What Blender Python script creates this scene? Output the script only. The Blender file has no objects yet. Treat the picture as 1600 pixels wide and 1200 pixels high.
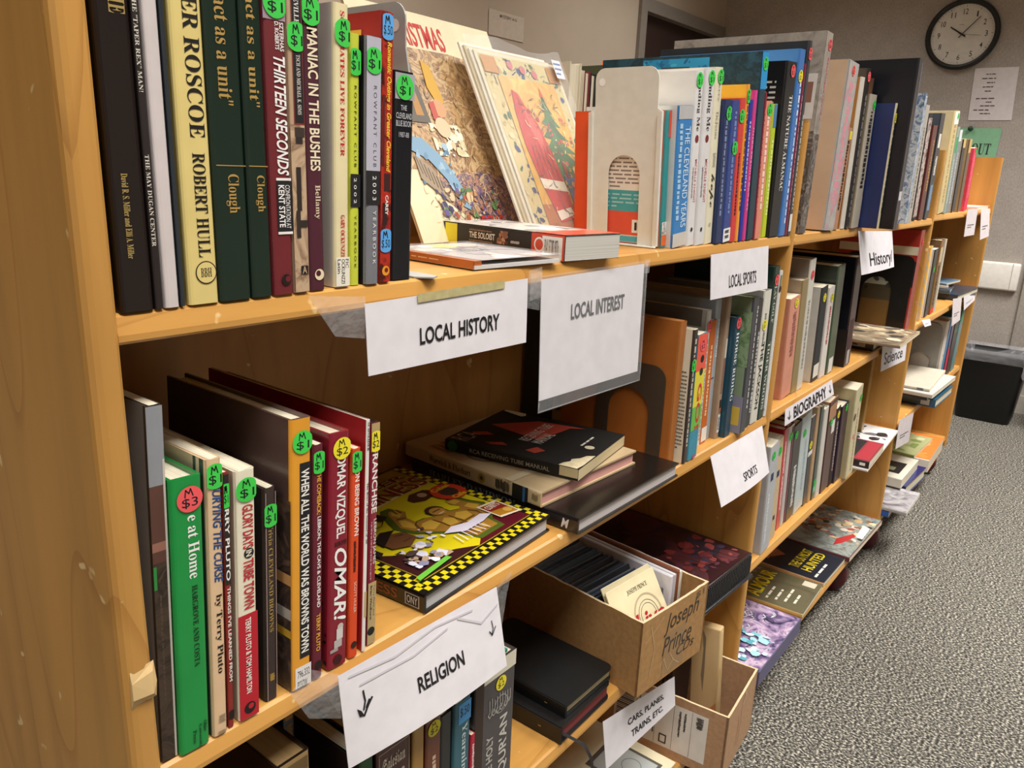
import bpy, math, random
from mathutils import Matrix, Vector
SC = bpy.context.scene
COL = SC.collection
R = math.radians

# ---------------------------------------------------------------- camera, world, lights, exposure
cam = bpy.data.cameras.new('camera')
cam.sensor_width = 36.0
cam.lens = 36.0 * 1214.34 / 1600.0
cam.clip_start = 0.02
camera = bpy.data.objects.new('camera', cam)
COL.objects.link(camera)
camera.matrix_world = Matrix(((0.620305, 0.186744, -0.761806, 0.0),
                              (-0.783378, 0.196105, -0.589798, -0.47),
                              (0.039252, 0.962637, 0.267936, 1.20),
                              (0, 0, 0, 1)))
SC.camera = camera
world = bpy.data.worlds.new('world')
SC.world = world
world.use_nodes = True
world.node_tree.nodes['Background'].inputs[0].default_value = (1.0, 0.95, 0.88, 1)
world.node_tree.nodes['Background'].inputs[1].default_value = 0.06


def area(name, loc, sx, sy, power, color=(1.0, 0.975, 0.935)):
    l = bpy.data.lights.new(name, 'AREA')
    l.shape = 'RECTANGLE'
    l.size, l.size_y, l.energy, l.color = sx, sy, power, color
    l.spread = R(125)      # louvred fittings throw their light downwards
    o = bpy.data.objects.new(name, l)
    o.location = loc
    COL.objects.link(o)
    return o


# the fluorescent fittings of the ceiling, over the aisle in front of the bookcase and over the one behind it
area('fluorescent_panel', (-1.5, -0.75, 2.66), 1.2, 0.6, 22)
area('fluorescent_panel', (0.35, -0.75, 2.66), 1.2, 0.6, 25)
area('fluorescent_panel', (2.2, -0.75, 2.66), 1.2, 0.6, 25)
area('fluorescent_panel', (3.7, -0.75, 2.66), 1.2, 0.6, 42)
area('fluorescent_panel', (1.2, -2.5, 2.66), 1.2, 0.6, 18)
area('fluorescent_panel', (1.4, 1.0, 2.66), 1.2, 0.6, 22)
area('fluorescent_panel', (3.6, 1.0, 2.66), 1.2, 0.6, 14)
vs = SC.view_settings
vs.view_transform = 'Standard'
vs.look = 'None'
vs.exposure = 0.18
vs.gamma = 1.0
vs.use_curve_mapping = False

# ---------------------------------------------------------------- materials
_M = {}


def lin(h):
    if len(h) == 3:
        h = ''.join(c * 2 for c in h)
    out = []
    for i in (0, 2, 4):
        c = int(h[i:i + 2], 16) / 255
        out.append(c / 12.92 if c <= 0.04045 else ((c + 0.055) / 1.055) ** 2.4)
    return (*out, 1)


def mat(h, kind='paper'):
    key = (h, kind)
    if key in _M:
        return _M[key]
    m = bpy.data.materials.new(f'{kind}_{h}')
    m.use_nodes = True
    nt = m.node_tree
    N, L = nt.nodes, nt.links
    b = N['Principled BSDF']
    col = lin(h)
    b.inputs['Base Color'].default_value = col
    tc = N.new('ShaderNodeTexCoord')

    def noise(scale, detail=3, vec=(1, 1, 1)):
        mp = N.new('ShaderNodeMapping')
        mp.inputs['Scale'].default_value = vec
        L.new(tc.outputs['Object'], mp.inputs['Vector'])
        n = N.new('ShaderNodeTexNoise')
        n.inputs['Scale'].default_value = scale
        n.inputs['Detail'].default_value = detail
        L.new(mp.outputs['Vector'], n.inputs['Vector'])
        return n

    def ramp(src, stops):
        r = N.new('ShaderNodeValToRGB')
        e = r.color_ramp.elements
        e[0].position, e[0].color = stops[0]
        e[1].position, e[1].color = stops[-1]
        for p, c in stops[1:-1]:
            x = e.new(p)
            x.color = c
        L.new(src, r.inputs['Fac'])
        return r

    def sc(f):
        return tuple(min(1, c * f) for c in col[:3]) + (1,)

    def bump(src, strength, dist=0.001):
        bp = N.new('ShaderNodeBump')
        bp.inputs['Strength'].default_value = strength
        bp.inputs['Distance'].default_value = dist
        L.new(src, bp.inputs['Height'])
        L.new(bp.outputs['Normal'], b.inputs['Normal'])

    rough = {'paper': 0.6, 'gloss': 0.3, 'ink': 0.5, 'card': 0.75, 'metal': 0.4, 'plastic': 0.35, 'cloth': 0.8, 'wall': 0.9, 'leather': 0.45}.get(kind, 0.5)
    b.inputs['Roughness'].default_value = rough
    if kind in ('paper', 'gloss', 'cloth', 'leather', 'metal', 'plastic', 'card', 'wall'):
        n = noise({'paper': 40, 'gloss': 25, 'cloth': 900, 'leather': 350, 'metal': 60, 'plastic': 50, 'card': 120, 'wall': 8}[kind])
        a = {'paper': .05, 'gloss': .06, 'cloth': .12, 'leather': .12, 'metal': .04, 'plastic': .04, 'card': .12, 'wall': .03}[kind]
        r = ramp(n.outputs['Fac'], [(0.3, sc(1 - a)), (0.7, sc(1 + a))])
        L.new(r.outputs['Color'], b.inputs['Base Color'])
        if kind in ('cloth', 'leather', 'card', 'wall'):
            bump(n.outputs['Fac'], 0.25, 0.0006)
    if kind == 'gloss':
        b.inputs['Coat Weight'].default_value = 0.25
        b.inputs['Coat Roughness'].default_value = 0.15
    if kind == 'metal':
        b.inputs['Metallic'].default_value = 0.0
    if kind == 'pages' or kind == 'pagesz':
        n = noise(1.0, 2, (1400, 3, 3) if kind == 'pages' else (3, 3, 1400))
        r = ramp(n.outputs['Fac'], [(0.3, sc(.72)), (0.6, sc(1.0))])
        L.new(r.outputs['Color'], b.inputs['Base Color'])
        b.inputs['Roughness'].default_value = 0.8
    if kind in ('woodx', 'woodz', 'woody'):
        v = {'woodx': (1.2, 9, 14), 'woodz': (9, 9, 0.9), 'woody': (12, 1.0, 2.2)}[kind]
        n = noise(3.0, 6, v)
        n2 = noise(1.4, 3, (1, 1, 1))
        n3 = noise(60, 2, v)
        r = ramp(n.outputs['Fac'], [(0.25, sc(.80)), (0.5, sc(1.0)), (0.75, sc(1.12))])
        r2 = ramp(n2.outputs['Fac'], [(0.3, (.86, .82, .78, 1)), (0.7, (1, 1, 1, 1))])
        mx = N.new('ShaderNodeMix')
        mx.data_type = 'RGBA'
        mx.blend_type = 'MULTIPLY'
        mx.inputs['Factor'].default_value = 1
        L.new(r.outputs['Color'], mx.inputs['A'])
        L.new(r2.outputs['Color'], mx.inputs['B'])
        # cathedral growth rings and small dents
        n4 = noise(1.0, 1, {'woodx': (.7, 5, 6), 'woodz': (5, 5, .7), 'woody': (5, .7, 1.0)}[kind])
        ml = N.new('ShaderNodeMath')
        ml.operation = 'MULTIPLY'
        ml.inputs[1].default_value = 9.0
        L.new(n4.outputs['Fac'], ml.inputs[0])
        fr_ = N.new('ShaderNodeMath')
        fr_.operation = 'FRACT'
        L.new(ml.outputs[0], fr_.inputs[0])
        r4 = ramp(fr_.outputs[0], [(0.0, (.80, .74, .68, 1)), (.07, (.97, .96, .95, 1)), (.5, (1, 1, 1, 1)), (.95, (.98, .97, .96, 1))])
        mx2 = N.new('ShaderNodeMix')
        mx2.data_type = 'RGBA'
        mx2.blend_type = 'MULTIPLY'
        mx2.inputs['Factor'].default_value = 1
        L.new(mx.outputs['Result'], mx2.inputs['A'])
        L.new(r4.outputs['Color'], mx2.inputs['B'])
        n5 = noise(38, 2, (1, 1, 1))
        r5 = ramp(n5.outputs['Fac'], [(.71, (0, 0, 0, 1)), (.74, (1, 1, 1, 1))])
        mx3 = N.new('ShaderNodeMix')
        mx3.data_type = 'RGBA'
        L.new(r5.outputs['Color'], mx3.inputs['Factor'])
        L.new(mx2.outputs['Result'], mx3.inputs['A'])
        mx3.inputs['B'].default_value = lin('e8c890')
        L.new(mx3.outputs['Result'], b.inputs['Base Color'])
        b.inputs['Roughness'].default_value = 0.38
        bump(n3.outputs['Fac'], 0.08, 0.0005)
    if kind == 'carpet':
        n = noise(210, 2, (1, .75, 1))
        n2 = noise(420, 2)
        n3 = noise(1.2, 2)
        r = ramp(n.outputs['Fac'], [(0.37, lin('24221f')), (0.47, lin('504d47')), (0.55, lin('7c786e')), (0.65, lin('c4bcac'))])
        r3 = ramp(n3.outputs['Fac'], [(0.3, (.85, .85, .85, 1)), (0.7, (1, 1, 1, 1))])
        mx = N.new('ShaderNodeMix')
        mx.data_type = 'RGBA'
        mx.blend_type = 'MULTIPLY'
        mx.inputs['Factor'].default_value = 1
        L.new(r.outputs['Color'], mx.inputs['A'])
        L.new(r3.outputs['Color'], mx.inputs['B'])
        L.new(mx.outputs['Result'], b.inputs['Base Color'])
        b.inputs['Roughness'].default_value = 0.95
        bump(n.outputs['Fac'], 0.6, 0.003)
    if kind == 'fabricwall':
        n = noise(160, 4, (1, 1, .5))
        n2 = noise(14, 4)
        r = ramp(n.outputs['Fac'], [(0.3, sc(.84)), (0.7, sc(1.12))])
        r2 = ramp(n2.outputs['Fac'], [(0.35, (.9, .9, .9, 1)), (0.7, (1, 1, 1, 1))])
        mx = N.new('ShaderNodeMix')
        mx.data_type = 'RGBA'
        mx.blend_type = 'MULTIPLY'
        mx.inputs['Factor'].default_value = 1
        L.new(r.outputs['Color'], mx.inputs['A'])
        L.new(r2.outputs['Color'], mx.inputs['B'])
        L.new(mx.outputs['Result'], b.inputs['Base Color'])
        b.inputs['Roughness'].default_value = 0.95
        bump(n.outputs['Fac'], 0.4, 0.002)
    if kind == 'clear':
        b.inputs['Roughness'].default_value = 0.12
        b.inputs['Alpha'].default_value = 0.16
        n = noise(90, 3)
        bump(n.outputs['Fac'], 0.6, 0.002)
    if kind == 'film':
        b.inputs['Roughness'].default_value = 0.15
        b.inputs['Alpha'].default_value = 0.2
        n = noise(25, 4)
        bump(n.outputs['Fac'], 1.0, 0.01)
    _M[key] = m
    return m


def painting(h, cols, scale=30, seed=0.0, rough=0.35):
    """A printed picture: flowing patches of several inks."""
    key = (h, tuple(cols), scale)
    if key in _M:
        return _M[key]
    m = bpy.data.materials.new('print_' + h)
    m.use_nodes = True
    nt = m.node_tree
    N, L = nt.nodes, nt.links
    b = N['Principled BSDF']
    b.inputs['Roughness'].default_value = rough
    tc = N.new('ShaderNodeTexCoord')
    mp = N.new('ShaderNodeMapping')
    mp.inputs['Location'].default_value = (seed, seed * 2, seed * 3)
    L.new(tc.outputs['Object'], mp.inputs['Vector'])
    n = N.new('ShaderNodeTexNoise')
    n.inputs['Scale'].default_value = scale
    n.inputs['Detail'].default_value = 5
    n.inputs['Roughness'].default_value = 0.6
    n.inputs['Distortion'].default_value = 1.2
    L.new(mp.outputs['Vector'], n.inputs['Vector'])
    r = N.new('ShaderNodeValToRGB')
    e = r.color_ramp.elements
    k = len(cols)
    e[0].position, e[0].color = .3, lin(cols[0])
    e[1].position, e[1].color = .7, lin(cols[-1])
    for i in range(1, k - 1):
        x = e.new(.3 + .4 * i / (k - 1))
        x.color = lin(cols[i])
    L.new(n.outputs['Fac'], r.inputs['Fac'])
    L.new(r.outputs['Color'], b.inputs['Base Color'])
    _M[key] = m
    return m


# ---------------------------------------------------------------- lettering
def _map(up, lo, dg):
    def f(s):
        o = ''
        for c in s:
            if 'A' <= c <= 'Z':
                o += chr(up + ord(c) - 65)
            elif 'a' <= c <= 'z':
                o += chr(lo + ord(c) - 97)
            elif dg and '0' <= c <= '9':
                o += chr(dg + ord(c) - 48)
            else:
                o += c
        return o
    return f


_serif = _map(0x1D400, 0x1D41A, 0x1D7CE)
_frak = _map(0x1D56C, 0x1D586, 0)
_script = _map(0x1D4D0, 0x1D4EA, 0)
_TXT = {}
_PENDING = []


def bake_text(keys):
    made = []
    for s, st in keys:
        cu = bpy.data.curves.new('t', 'FONT')
        t, off, sh = s, 0.0, 0.0
        if 's' in st:
            t = _serif(s)
        elif 'f' in st:
            t = _frak(s)
        elif 'k' in st:
            t = _script(s)
        if 'b' in st:
            off = 0.022
        elif not set('sfk') & set(st):
            off = 0.004
        if 'i' in st:
            sh = 0.25
        cu.body, cu.offset, cu.shear, cu.resolution_u = t, off, sh, 3
        o = bpy.data.objects.new('t', cu)
        COL.objects.link(o)
        made.append(((s, st), o, cu))
    bpy.context.view_layer.update()
    dg = bpy.context.evaluated_depsgraph_get()
    for k, o, cu in made:
        me = o.evaluated_get(dg).to_mesh()
        vs_ = [v.co.copy() for v in me.vertices]
        fs = [tuple(p.vertices) for p in me.polygons if p.area > 1e-9]
        o.evaluated_get(dg).to_mesh_clear()
        if vs_:
            x0, x1 = min(v.x for v in vs_), max(v.x for v in vs_)
            y0, y1 = min(v.y for v in vs_), max(v.y for v in vs_)
            if not any(c in 'gjpqy,;Q$' for c in k[0]):
                y0 = max(y0, min(0, y0 * .3))
            vs_ = [((v.x - x0) / max(1e-6, x1 - x0), (v.y - y0) / max(1e-6, y1 - y0)) for v in vs_]
        _TXT[k] = (vs_, fs)
    for k, o, cu in made:
        bpy.data.objects.remove(o)
        bpy.data.curves.remove(cu)


# ---------------------------------------------------------------- mesh building
class MB:
    def __init__(s):
        s.V, s.F, s.I, s.S, s.mats, s.T, s.k = [], [], [], [], [], [], 0
        s.warp = None

    def mi(s, m):
        if m not in s.mats:
            s.mats.append(m)
        return s.mats.index(m)

    def poly(s, pts, m, smooth=False):
        b = len(s.V)
        s.V += [tuple(p) for p in pts]
        s.F.append(tuple(range(b, b + len(pts))))
        s.I.append(s.mi(m))
        s.S.append(smooth)

    def faces(s, V, F, m, smooth=False):
        b = len(s.V)
        s.V += [tuple(p) for p in V]
        i = s.mi(m)
        for f in F:
            s.F.append(tuple(b + j for j in f))
            s.I.append(i)
            s.S.append(smooth)

    def box(s, x0, x1, y0, y1, z0, z1, m, bev=0.0):
        if bev <= 0:
            V = [(x, y, z) for z in (z0, z1) for y in (y0, y1) for x in (x0, x1)]
            s.faces(V, [(0, 2, 3, 1), (4, 5, 7, 6), (0, 1, 5, 4), (2, 6, 7, 3), (0, 4, 6, 2), (1, 3, 7, 5)], m)
            return
        import bmesh
        bm = bmesh.new()
        bmesh.ops.create_cube(bm, size=1)
        for v in bm.verts:
            v.co = Vector(((x0 + x1) / 2 + v.co.x * (x1 - x0), (y0 + y1) / 2 + v.co.y * (y1 - y0), (z0 + z1) / 2 + v.co.z * (z1 - z0)))
        bmesh.ops.bevel(bm, geom=bm.edges[:], offset=bev, segments=3, affect='EDGES', profile=0.5)
        bm.verts.index_update()
        s.faces([v.co for v in bm.verts], [[v.index for v in f.verts] for f in bm.faces], m, True)
        bm.free()

    def prism(s, pts, a, b, m, axis='z', capm=None):
        """Extrude the outline pts (2D) from a to b along axis: z uses (x,y), y uses (x,z), x uses (y,z). m may be a list per side."""
        def P(p, t):
            return (p[0], p[1], t) if axis == 'z' else (p[0], t, p[1]) if axis == 'y' else (t, p[0], p[1])
        n = len(pts)
        V = [P(p, a) for p in pts] + [P(p, b) for p in pts]
        for i in range(n):
            j = (i + 1) % n
            s.faces([V[i], V[j], V[n + j], V[n + i]], [(0, 1, 2, 3)], m[i] if isinstance(m, list) else m)
        cm = capm or (m[0] if isinstance(m, list) else m)
        s.poly(V[:n][::-1], cm)
        s.poly(V[n:], cm)

    def tube(s, pts, r, m, n=8, caps=True):
        """A round bar through points; r may be a list."""
        pts = [Vector(p) for p in pts]
        rs = r if isinstance(r, list) else [r] * len(pts)
        V, F = [], []
        for i, p in enumerate(pts):
            d = (pts[min(i + 1, len(pts) - 1)] - pts[max(i - 1, 0)]).normalized()
            a = d.orthogonal().normalized()
            c = d.cross(a)
            for k in range(n):
                t = 2 * math.pi * k / n
                V.append(p + a * math.cos(t) * rs[i] + c * math.sin(t) * rs[i])
        for i in range(len(pts) - 1):
            for k in range(n):
                F.append((i * n + k, i * n + (k + 1) % n, (i + 1) * n + (k + 1) % n, (i + 1) * n + k))
        if caps:
            F.append(tuple(range(n))[::-1])
            F.append(tuple(range((len(pts) - 1) * n, len(pts) * n)))
        s.faces(V, F, m, True)

    # marks printed on a flat face; fr = (origin, U, V, normal), u and v run 0..1
    def off(s, fr):
        s.k += 1
        return fr[3] * (0.00022 + 0.00005 * s.k)

    def pt(s, fr, u, v):
        if s.warp:
            return s.warp(u, v)
        return fr[0] + fr[1] * u + fr[2] * v

    def rect(s, fr, u0, u1, v0, v1, m):
        o = s.off(fr)
        s.poly([s.pt(fr, u0, v1) + o, s.pt(fr, u1, v1) + o, s.pt(fr, u1, v0) + o, s.pt(fr, u0, v0) + o], m)

    def shape(s, fr, uv, m):
        o = s.off(fr)
        s.poly([s.pt(fr, u, v) + o for u, v in uv], m)

    def disc(s, fr, u, v, r, m, n=24, clip=True, ry=None):
        o = s.off(fr)
        lu, lv = fr[1].length, fr[2].length
        pts = []
        for k in range(n):
            t = 2 * math.pi * k / n
            uu = u + r * math.cos(t) / lu
            if clip:
                uu = min(1.0, max(0.0, uu))
            pts.append(s.pt(fr, uu, v + (ry or r) * math.sin(t) / lv) + o)
        s.poly(pts[::-1], m)

    def ring(s, fr, u, v, r0, r1, m, n=32):
        o = s.off(fr)
        lu, lv = fr[1].length, fr[2].length
        V = [s.pt(fr, u + r * math.cos(2 * math.pi * k / n) / lu, v + r * math.sin(2 * math.pi * k / n) / lv) + o for r in (r0, r1) for k in range(n)]
        s.faces(V, [(k, (k + 1) % n, n + (k + 1) % n, n + k) for k in range(n)], m)

    def line(s, fr, pts, wd, m):
        """A pen stroke through (u,v) points, wd wide in metres."""
        o = s.off(fr)
        P = [s.pt(fr, u, v) + o for u, v in pts]
        for a, b in zip(P, P[1:]):
            d = b - a
            if d.length < 1e-6:
                continue
            n = fr[3].cross(d).normalized() * wd / 2
            e = d.normalized() * wd * .3
            s.poly([a - n - e, b - n + e, b + n + e, a + n - e], m)

    def text(s, fr, u0, u1, v0, v1, t, m, st='r'):
        """Lettering that fills the box; st: h level, u upwards, else down the spine."""
        key = (t, ''.join(c for c in st if c not in 'hu'))
        s.T.append((key, fr, u0, u1, v0, v1, s.mi(m), st, s.off(fr)))

    def marks(s, fr, u0, u1, v0, v1, m, level=False, seed=0, lines=None):
        """Printing too small to read: rows of short dashes."""
        rn = random.Random(seed + int(1e4 * (u0 + v0 + v1)))
        if level:
            lines = lines or 6
            for i in range(lines):
                h = (v1 - v0) / lines
                a = v0 + h * i + h * .25
                u = u0
                while u < u1 - .01:
                    l = rn.uniform(.04, .12) * (u1 - u0) * 2
                    s.rect(fr, u, min(u1, u + l), a, a + h * .4, m)
                    s.k -= 1
                    u += l + .02 * (u1 - u0) * 2
                    if i == lines - 1 and u > (u0 + u1) / 2:
                        break
        else:
            v = v0
            L = (v1 - v0)
            while v < v1 - .03 * L:
                l = rn.uniform(.018, .06) * L
                a, b = rn.uniform(0, .25), rn.uniform(.75, 1)
                s.rect(fr, u0 + (u1 - u0) * a, u0 + (u1 - u0) * b, v, min(v1, v + l), m)
                s.k -= 1
                v += l + rn.uniform(.008, .02) * L
        s.k += 1

    def art(s, fr, u0, u1, v0, v1, pal, n, seed, size=.22):
        rn = random.Random(seed)
        lu, lv = fr[1].length * (u1 - u0), fr[2].length * (v1 - v0)
        for i in range(n):
            cu, cv = rn.uniform(0, 1), rn.uniform(0, 1)
            rr = rn.uniform(.25, 1) * size * min(lu, lv)
            a0 = rn.uniform(0, 6.3)
            el = rn.uniform(.4, 1)
            uv = []
            k = rn.randint(6, 9)
            for j in range(k):
                t = 2 * math.pi * j / k
                x, y = math.cos(t) * rr * rn.uniform(.7, 1.2), math.sin(t) * rr * el * rn.uniform(.7, 1.2)
                x, y = x * math.cos(a0) - y * math.sin(a0), x * math.sin(a0) + y * math.cos(a0)
                uu, vv = min(1, max(0, cu + x / lu)), min(1, max(0, cv + y / lv))
                uv.append((u0 + uu * (u1 - u0), v0 + vv * (v1 - v0)))
            s.shape(fr, uv, mat(rn.choice(pal), 'ink'))
            s.k -= .95
        s.k += 1

    def build(s, name, parent=None, M=None, bevel=0, smooth=False):
        me = bpy.data.meshes.new(name)
        o = bpy.data.objects.new(name, me)
        COL.objects.link(o)
        if parent:
            o.parent = parent
        if M is not None:
            o.matrix_world = M
        if bevel:
            md = o.modifiers.new('edge', 'BEVEL')
            md.width, md.segments, md.limit_method = bevel, 2, 'ANGLE'
        _PENDING.append((s, me))
        return o


def finish():
    keys = []
    for s, me in _PENDING:
        for t in s.T:
            if t[0] not in _TXT and t[0] not in keys:
                keys.append(t[0])
    bake_text(keys)
    for s, me in _PENDING:
        for key, fr, u0, u1, v0, v1, mi, st, o in s.T:
            vs_, fs = _TXT[key]
            b = len(s.V)
            for a, c in vs_:
                if 'h' in st:
                    u, v = u0 + a * (u1 - u0), v1 - c * (v1 - v0)
                elif 'u' in st:
                    v, u = v1 - a * (v1 - v0), u1 - c * (u1 - u0)
                else:
                    v, u = v0 + a * (v1 - v0), u0 + c * (u1 - u0)
                s.V.append(tuple(s.pt(fr, u, v) + o))
            for f in fs:
                s.F.append(tuple(b + j for j in f))
                s.I.append(mi)
                s.S.append(False)
        me.from_pydata(s.V, [], s.F)
        for m in s.mats:
            me.materials.append(m)
        me.polygons.foreach_set('material_index', s.I)
        me.polygons.foreach_set('use_smooth', s.S)
        me.update()


def tag(o, label, cat, group=None, kind=None):
    o['label'], o['category'] = label, cat
    if group:
        o['group'] = group
    if kind:
        o['kind'] = kind
    return o


def thing(name, label, cat, M=None, group=None):
    o = bpy.data.objects.new(name, None)
    o.empty_display_size = 0.02
    COL.objects.link(o)
    if M is not None:
        o.matrix_world = M
    return tag(o, label, cat, group)


def struct(name, mb):
    o = mb.build(name)
    o['kind'] = 'structure'
    return o


def child(mb, name, par, **k):
    return mb.build(name, par, **k)


def at(x, y, z, yaw=0.0):
    return Matrix.Translation((x, y, z)) @ Matrix.Rotation(yaw, 4, 'Z')


FLAT = Matrix(((0, 1, 0, 0), (0, 0, 1, 0), (1, 0, 0, 0), (0, 0, 0, 1)))   # a book laid down: front cover up, spine to -x, head away from the aisle
V3 = Vector


def spine_fr(w, h):
    return (V3((0, 0, h)), V3((w, 0, 0)), V3((0, 0, -h)), V3((0, -1, 0)))


def front_fr(w, h, d):
    return (V3((w, 0, h)), V3((0, d, 0)), V3((0, 0, -h)), V3((1, 0, 0)))


def back_fr(w, h, d):
    return (V3((0, d, h)), V3((0, -d, 0)), V3((0, 0, -h)), V3((-1, 0, 0)))


def sticker(par, fr, col, txt, v, u, r=0.0095):
    s = MB()
    s.k = 12
    s.disc(fr, u, v, r, mat(col, 'paper'))
    lu, lv = fr[1].length, fr[2].length
    a = min(r * .62 / lu, .42, u - .02 if u > .5 else .4, (1 - u) * .95 if u > .5 else u * .95)
    ink = mat('15181a', 'ink')
    s.text(fr, u - a, u + a, v - r * .1 / lv, v + r * .68 / lv, txt, ink, 'h')
    if r > .005:
        s.line(fr, [(u - a * .6, v - r * .2 / lv), (u - a * .5, v - r * .75 / lv), (u - a * .1, v - r * .45 / lv), (u + a * .1, v - r * .8 / lv), (u + a * .4, v - r * .25 / lv)], .0009, ink)
    s.build('price_sticker', par)


PRINTS = {'*stone': (('7c726a', '968c82', 'a89e94', '8a8078'), 30), '*castle': (('2e2824', '6a605a', '4a423c', '8c827a', '38302c', '74685f'), 34),
          '*sepia': (('5c4636', 'bb9b7c', 'c8aa8a', '8a6c54', 'd0b494'), 26), '*flames': (('4a1210', 'a3261c', 'b8301c', '2c0e0c', 'a3261c'), 38),
          '*marble': (('3a5676', '8ca2b4', 'c8ccd0', '4c6c94', 'a8b4c0'), 40), '*crowd': (('2c2624', 'b48884', 'd0c8c0', '4c3c3a', '8c3a34'), 55),
          '*floral': (('b09468', 'c8909c', 'a9aaa8', 'b8b4a8', 'd898a4'), 34), '*jersey': (('2a2020', '4c3a32', '3a2e2a', '6c5444', '342824'), 30),
          '*meadow': (('4c7a44', '6c8c50', '93a884', '5c7c48', 'b0b89c'), 30), '*teal': (('163c4c', '24505f', '1a3440', '2c5c70', '22303a'), 16),
          '*worn': (('2c221a', '35291f', '4a3a2e', '2a2019', '5c4a3a'), 36)}


def ink_or_print(c, kind='paper'):
    if c[0] == '*':
        return painting(c[1:], PRINTS[c][0], PRINTS[c][1], 1.7, .4)
    return mat(c, kind)


def book_parts(par, w, h, d, sc_, cc, kind, dec=(), front=(), pages='e6dcc2', frontmat=None):
    hard = kind == 'h'
    t = min(.0025, w * .2) if hard else min(.0006, w * .12)
    ins = .003 if hard else .0004
    r = min(.003, w * .28)
    fin = 'gloss' if hard else 'paper'
    ms, mc = mat(sc_, fin), mat(cc, fin)
    arc = [(r - r * math.sin(a), r - r * math.cos(a)) for a in (R(90), R(60), R(30), 0)]
    pts = arc + [(w - x, y) for x, y in arc[::-1]]
    pts += [(w, d), (w - t, d), (w - t, t + .0005), (t, t + .0005), (t, d), (0, d)]
    mm = [ms] * 7 + [frontmat or mc] + [mc] * (len(pts) - 8)
    c = MB()
    c.prism(pts, 0, h, mm, 'z', ms if not hard else mc)
    fs, fb, ff = spine_fr(w, h), back_fr(w, h, d), front_fr(w, h, d)
    for q in dec:
        k = q[0]
        if k == 'T':
            c.text(fs, q[4], q[5], q[2], q[3], q[1], mat(q[6], 'ink'), q[7])
        elif k == 'R':
            c.rect(fs, q[3], q[4], q[1], q[2], ink_or_print(q[5]))
        elif k == 'M':
            c.marks(fs, q[3], q[4], q[1], q[2], mat(q[5], 'ink'), seed=int(w * 1e5))
        elif k == 'D':
            c.disc(fs, q[3], q[2], q[4] / 1000, mat(q[1], 'ink'))
        elif k == 'LR':
            c.rect(fb, 1 - q[4], 1 - q[3], q[1], q[2], ink_or_print(q[5]))
        elif k == 'LT':
            if q[7] == 'M':
                c.marks(fb, 1 - q[5], 1 - q[4], q[2], q[3], mat(q[6], 'ink'), True, 3, max(4, int((q[3] - q[2]) * 36)))
            else:
                c.text(fb, 1 - q[5], 1 - q[4], q[2], q[3], q[1], mat(q[6], 'ink'), q[7])
        elif k == 'LA':
            c.art(fb, 1 - q[4], 1 - q[3], q[1], q[2], q[5], q[6], q[7])
    for fn in front:
        fn(c, ff)
    c.build('cover', par)
    p = MB()
    p.box(t, w - t, t + .0005, d - ins - .0002, ins, h - ins, mat(pages, 'pages'))
    p.build('pages', par)
    for q in dec:
        if q[0] == 'S':
            sticker(par, fs, q[1], q[2], q[3], q[4])


ROWZ = [0, '']


def ROW(name, z, group):
    ROWZ[:] = [z, group]


def bk(x, y, w, h, d, tilt, sc_, cc, kind, label, dec=()):
    M = Matrix.Translation((x, y, ROWZ[0] + .0004)) @ Matrix.Rotation(R(tilt), 4, 'Y')
    if tilt > 0:   # stands on its lower right corner
        M = Matrix.Translation((x, y, ROWZ[0] + .0004 + w * math.sin(R(tilt)))) @ Matrix.Rotation(R(tilt), 4, 'Y')
    t = thing('hardcover_book' if kind == 'h' else 'paperback_book', label, 'book', M, ROWZ[1])
    book_parts(t, w, h, d, sc_, cc, kind, dec)
    return t


def flat(name, label, x, y, z, yaw, L, W, H, sc_, cc, kind, dec=(), front=(), group=None, pages='e6dcc2', cat='book', frontmat=None):
    """A book lying with its spine to -x: L along the shelf, W into it, H thick."""
    t = thing(name, label, cat, at(x, y, z + .0004, yaw) @ FLAT, group)
    book_parts(t, H, W, L, sc_, cc, kind, dec, front, pages, frontmat)
    return t


def stand(label, x, y, z, w, h, d, sc_, cc, kind, dec=(), group=None, tilt=0, yaw=0, front=(), pages='e6dcc2'):
    t = thing('hardcover_book' if kind == 'h' else 'paperback_book', label, 'book', at(x, y, z + .0004, yaw) @ Matrix.Rotation(R(tilt), 4, 'Y'), group)
    book_parts(t, w, h, d, sc_, cc, kind, dec, front, pages)
    return t


# ================================================================ THE ROOM
XE, YN, YS, XW, ZT = 5.0, 1.82, -3.4, -2.2, 2.72
m = MB(); m.box(XW, XE, YS, YN, -.05, 0, mat('777267', 'carpet')); struct('floor', m)
m = MB(); m.box(XW, XE, YS, YN, ZT, ZT + .05, mat('d8d4cc', 'wall')); struct('ceiling', m)
m = MB(); m.box(XE, XE + .08, YS, YN, 0, ZT, mat('b4aba2', 'fabricwall')); struct('wall_east', m)
m = MB(); m.box(XW - .08, XW, YS, YN, 0, ZT, mat('c4bcb0', 'wall')); struct('wall_west', m)
m = MB(); m.box(XW, XE, YS - .08, YS, 0, ZT, mat('c4bcb0', 'wall')); struct('wall_south', m)
m = MB()
wm = mat('b8aa98', 'wall')
m.box(XW, 3.98, YN, YN + .1, 0, ZT, wm)
m.box(4.92, XE + .08, YN, YN + .1, 0, ZT, wm)
m.box(3.98, 4.92, YN, YN + .1, 2.04, ZT, wm)
struct('wall_north', m)
d1 = MB(); d1.box(3.985, 4.915, YN + .03, YN + .07, .01, 2.035, mat('33201c', 'paper'))
d1 = struct('door_1', d1)
m = MB()
fm = mat('857d74', 'paper')
m.box(3.92, 3.985, YN - .02, YN + .03, 0, 2.10, fm)
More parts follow.
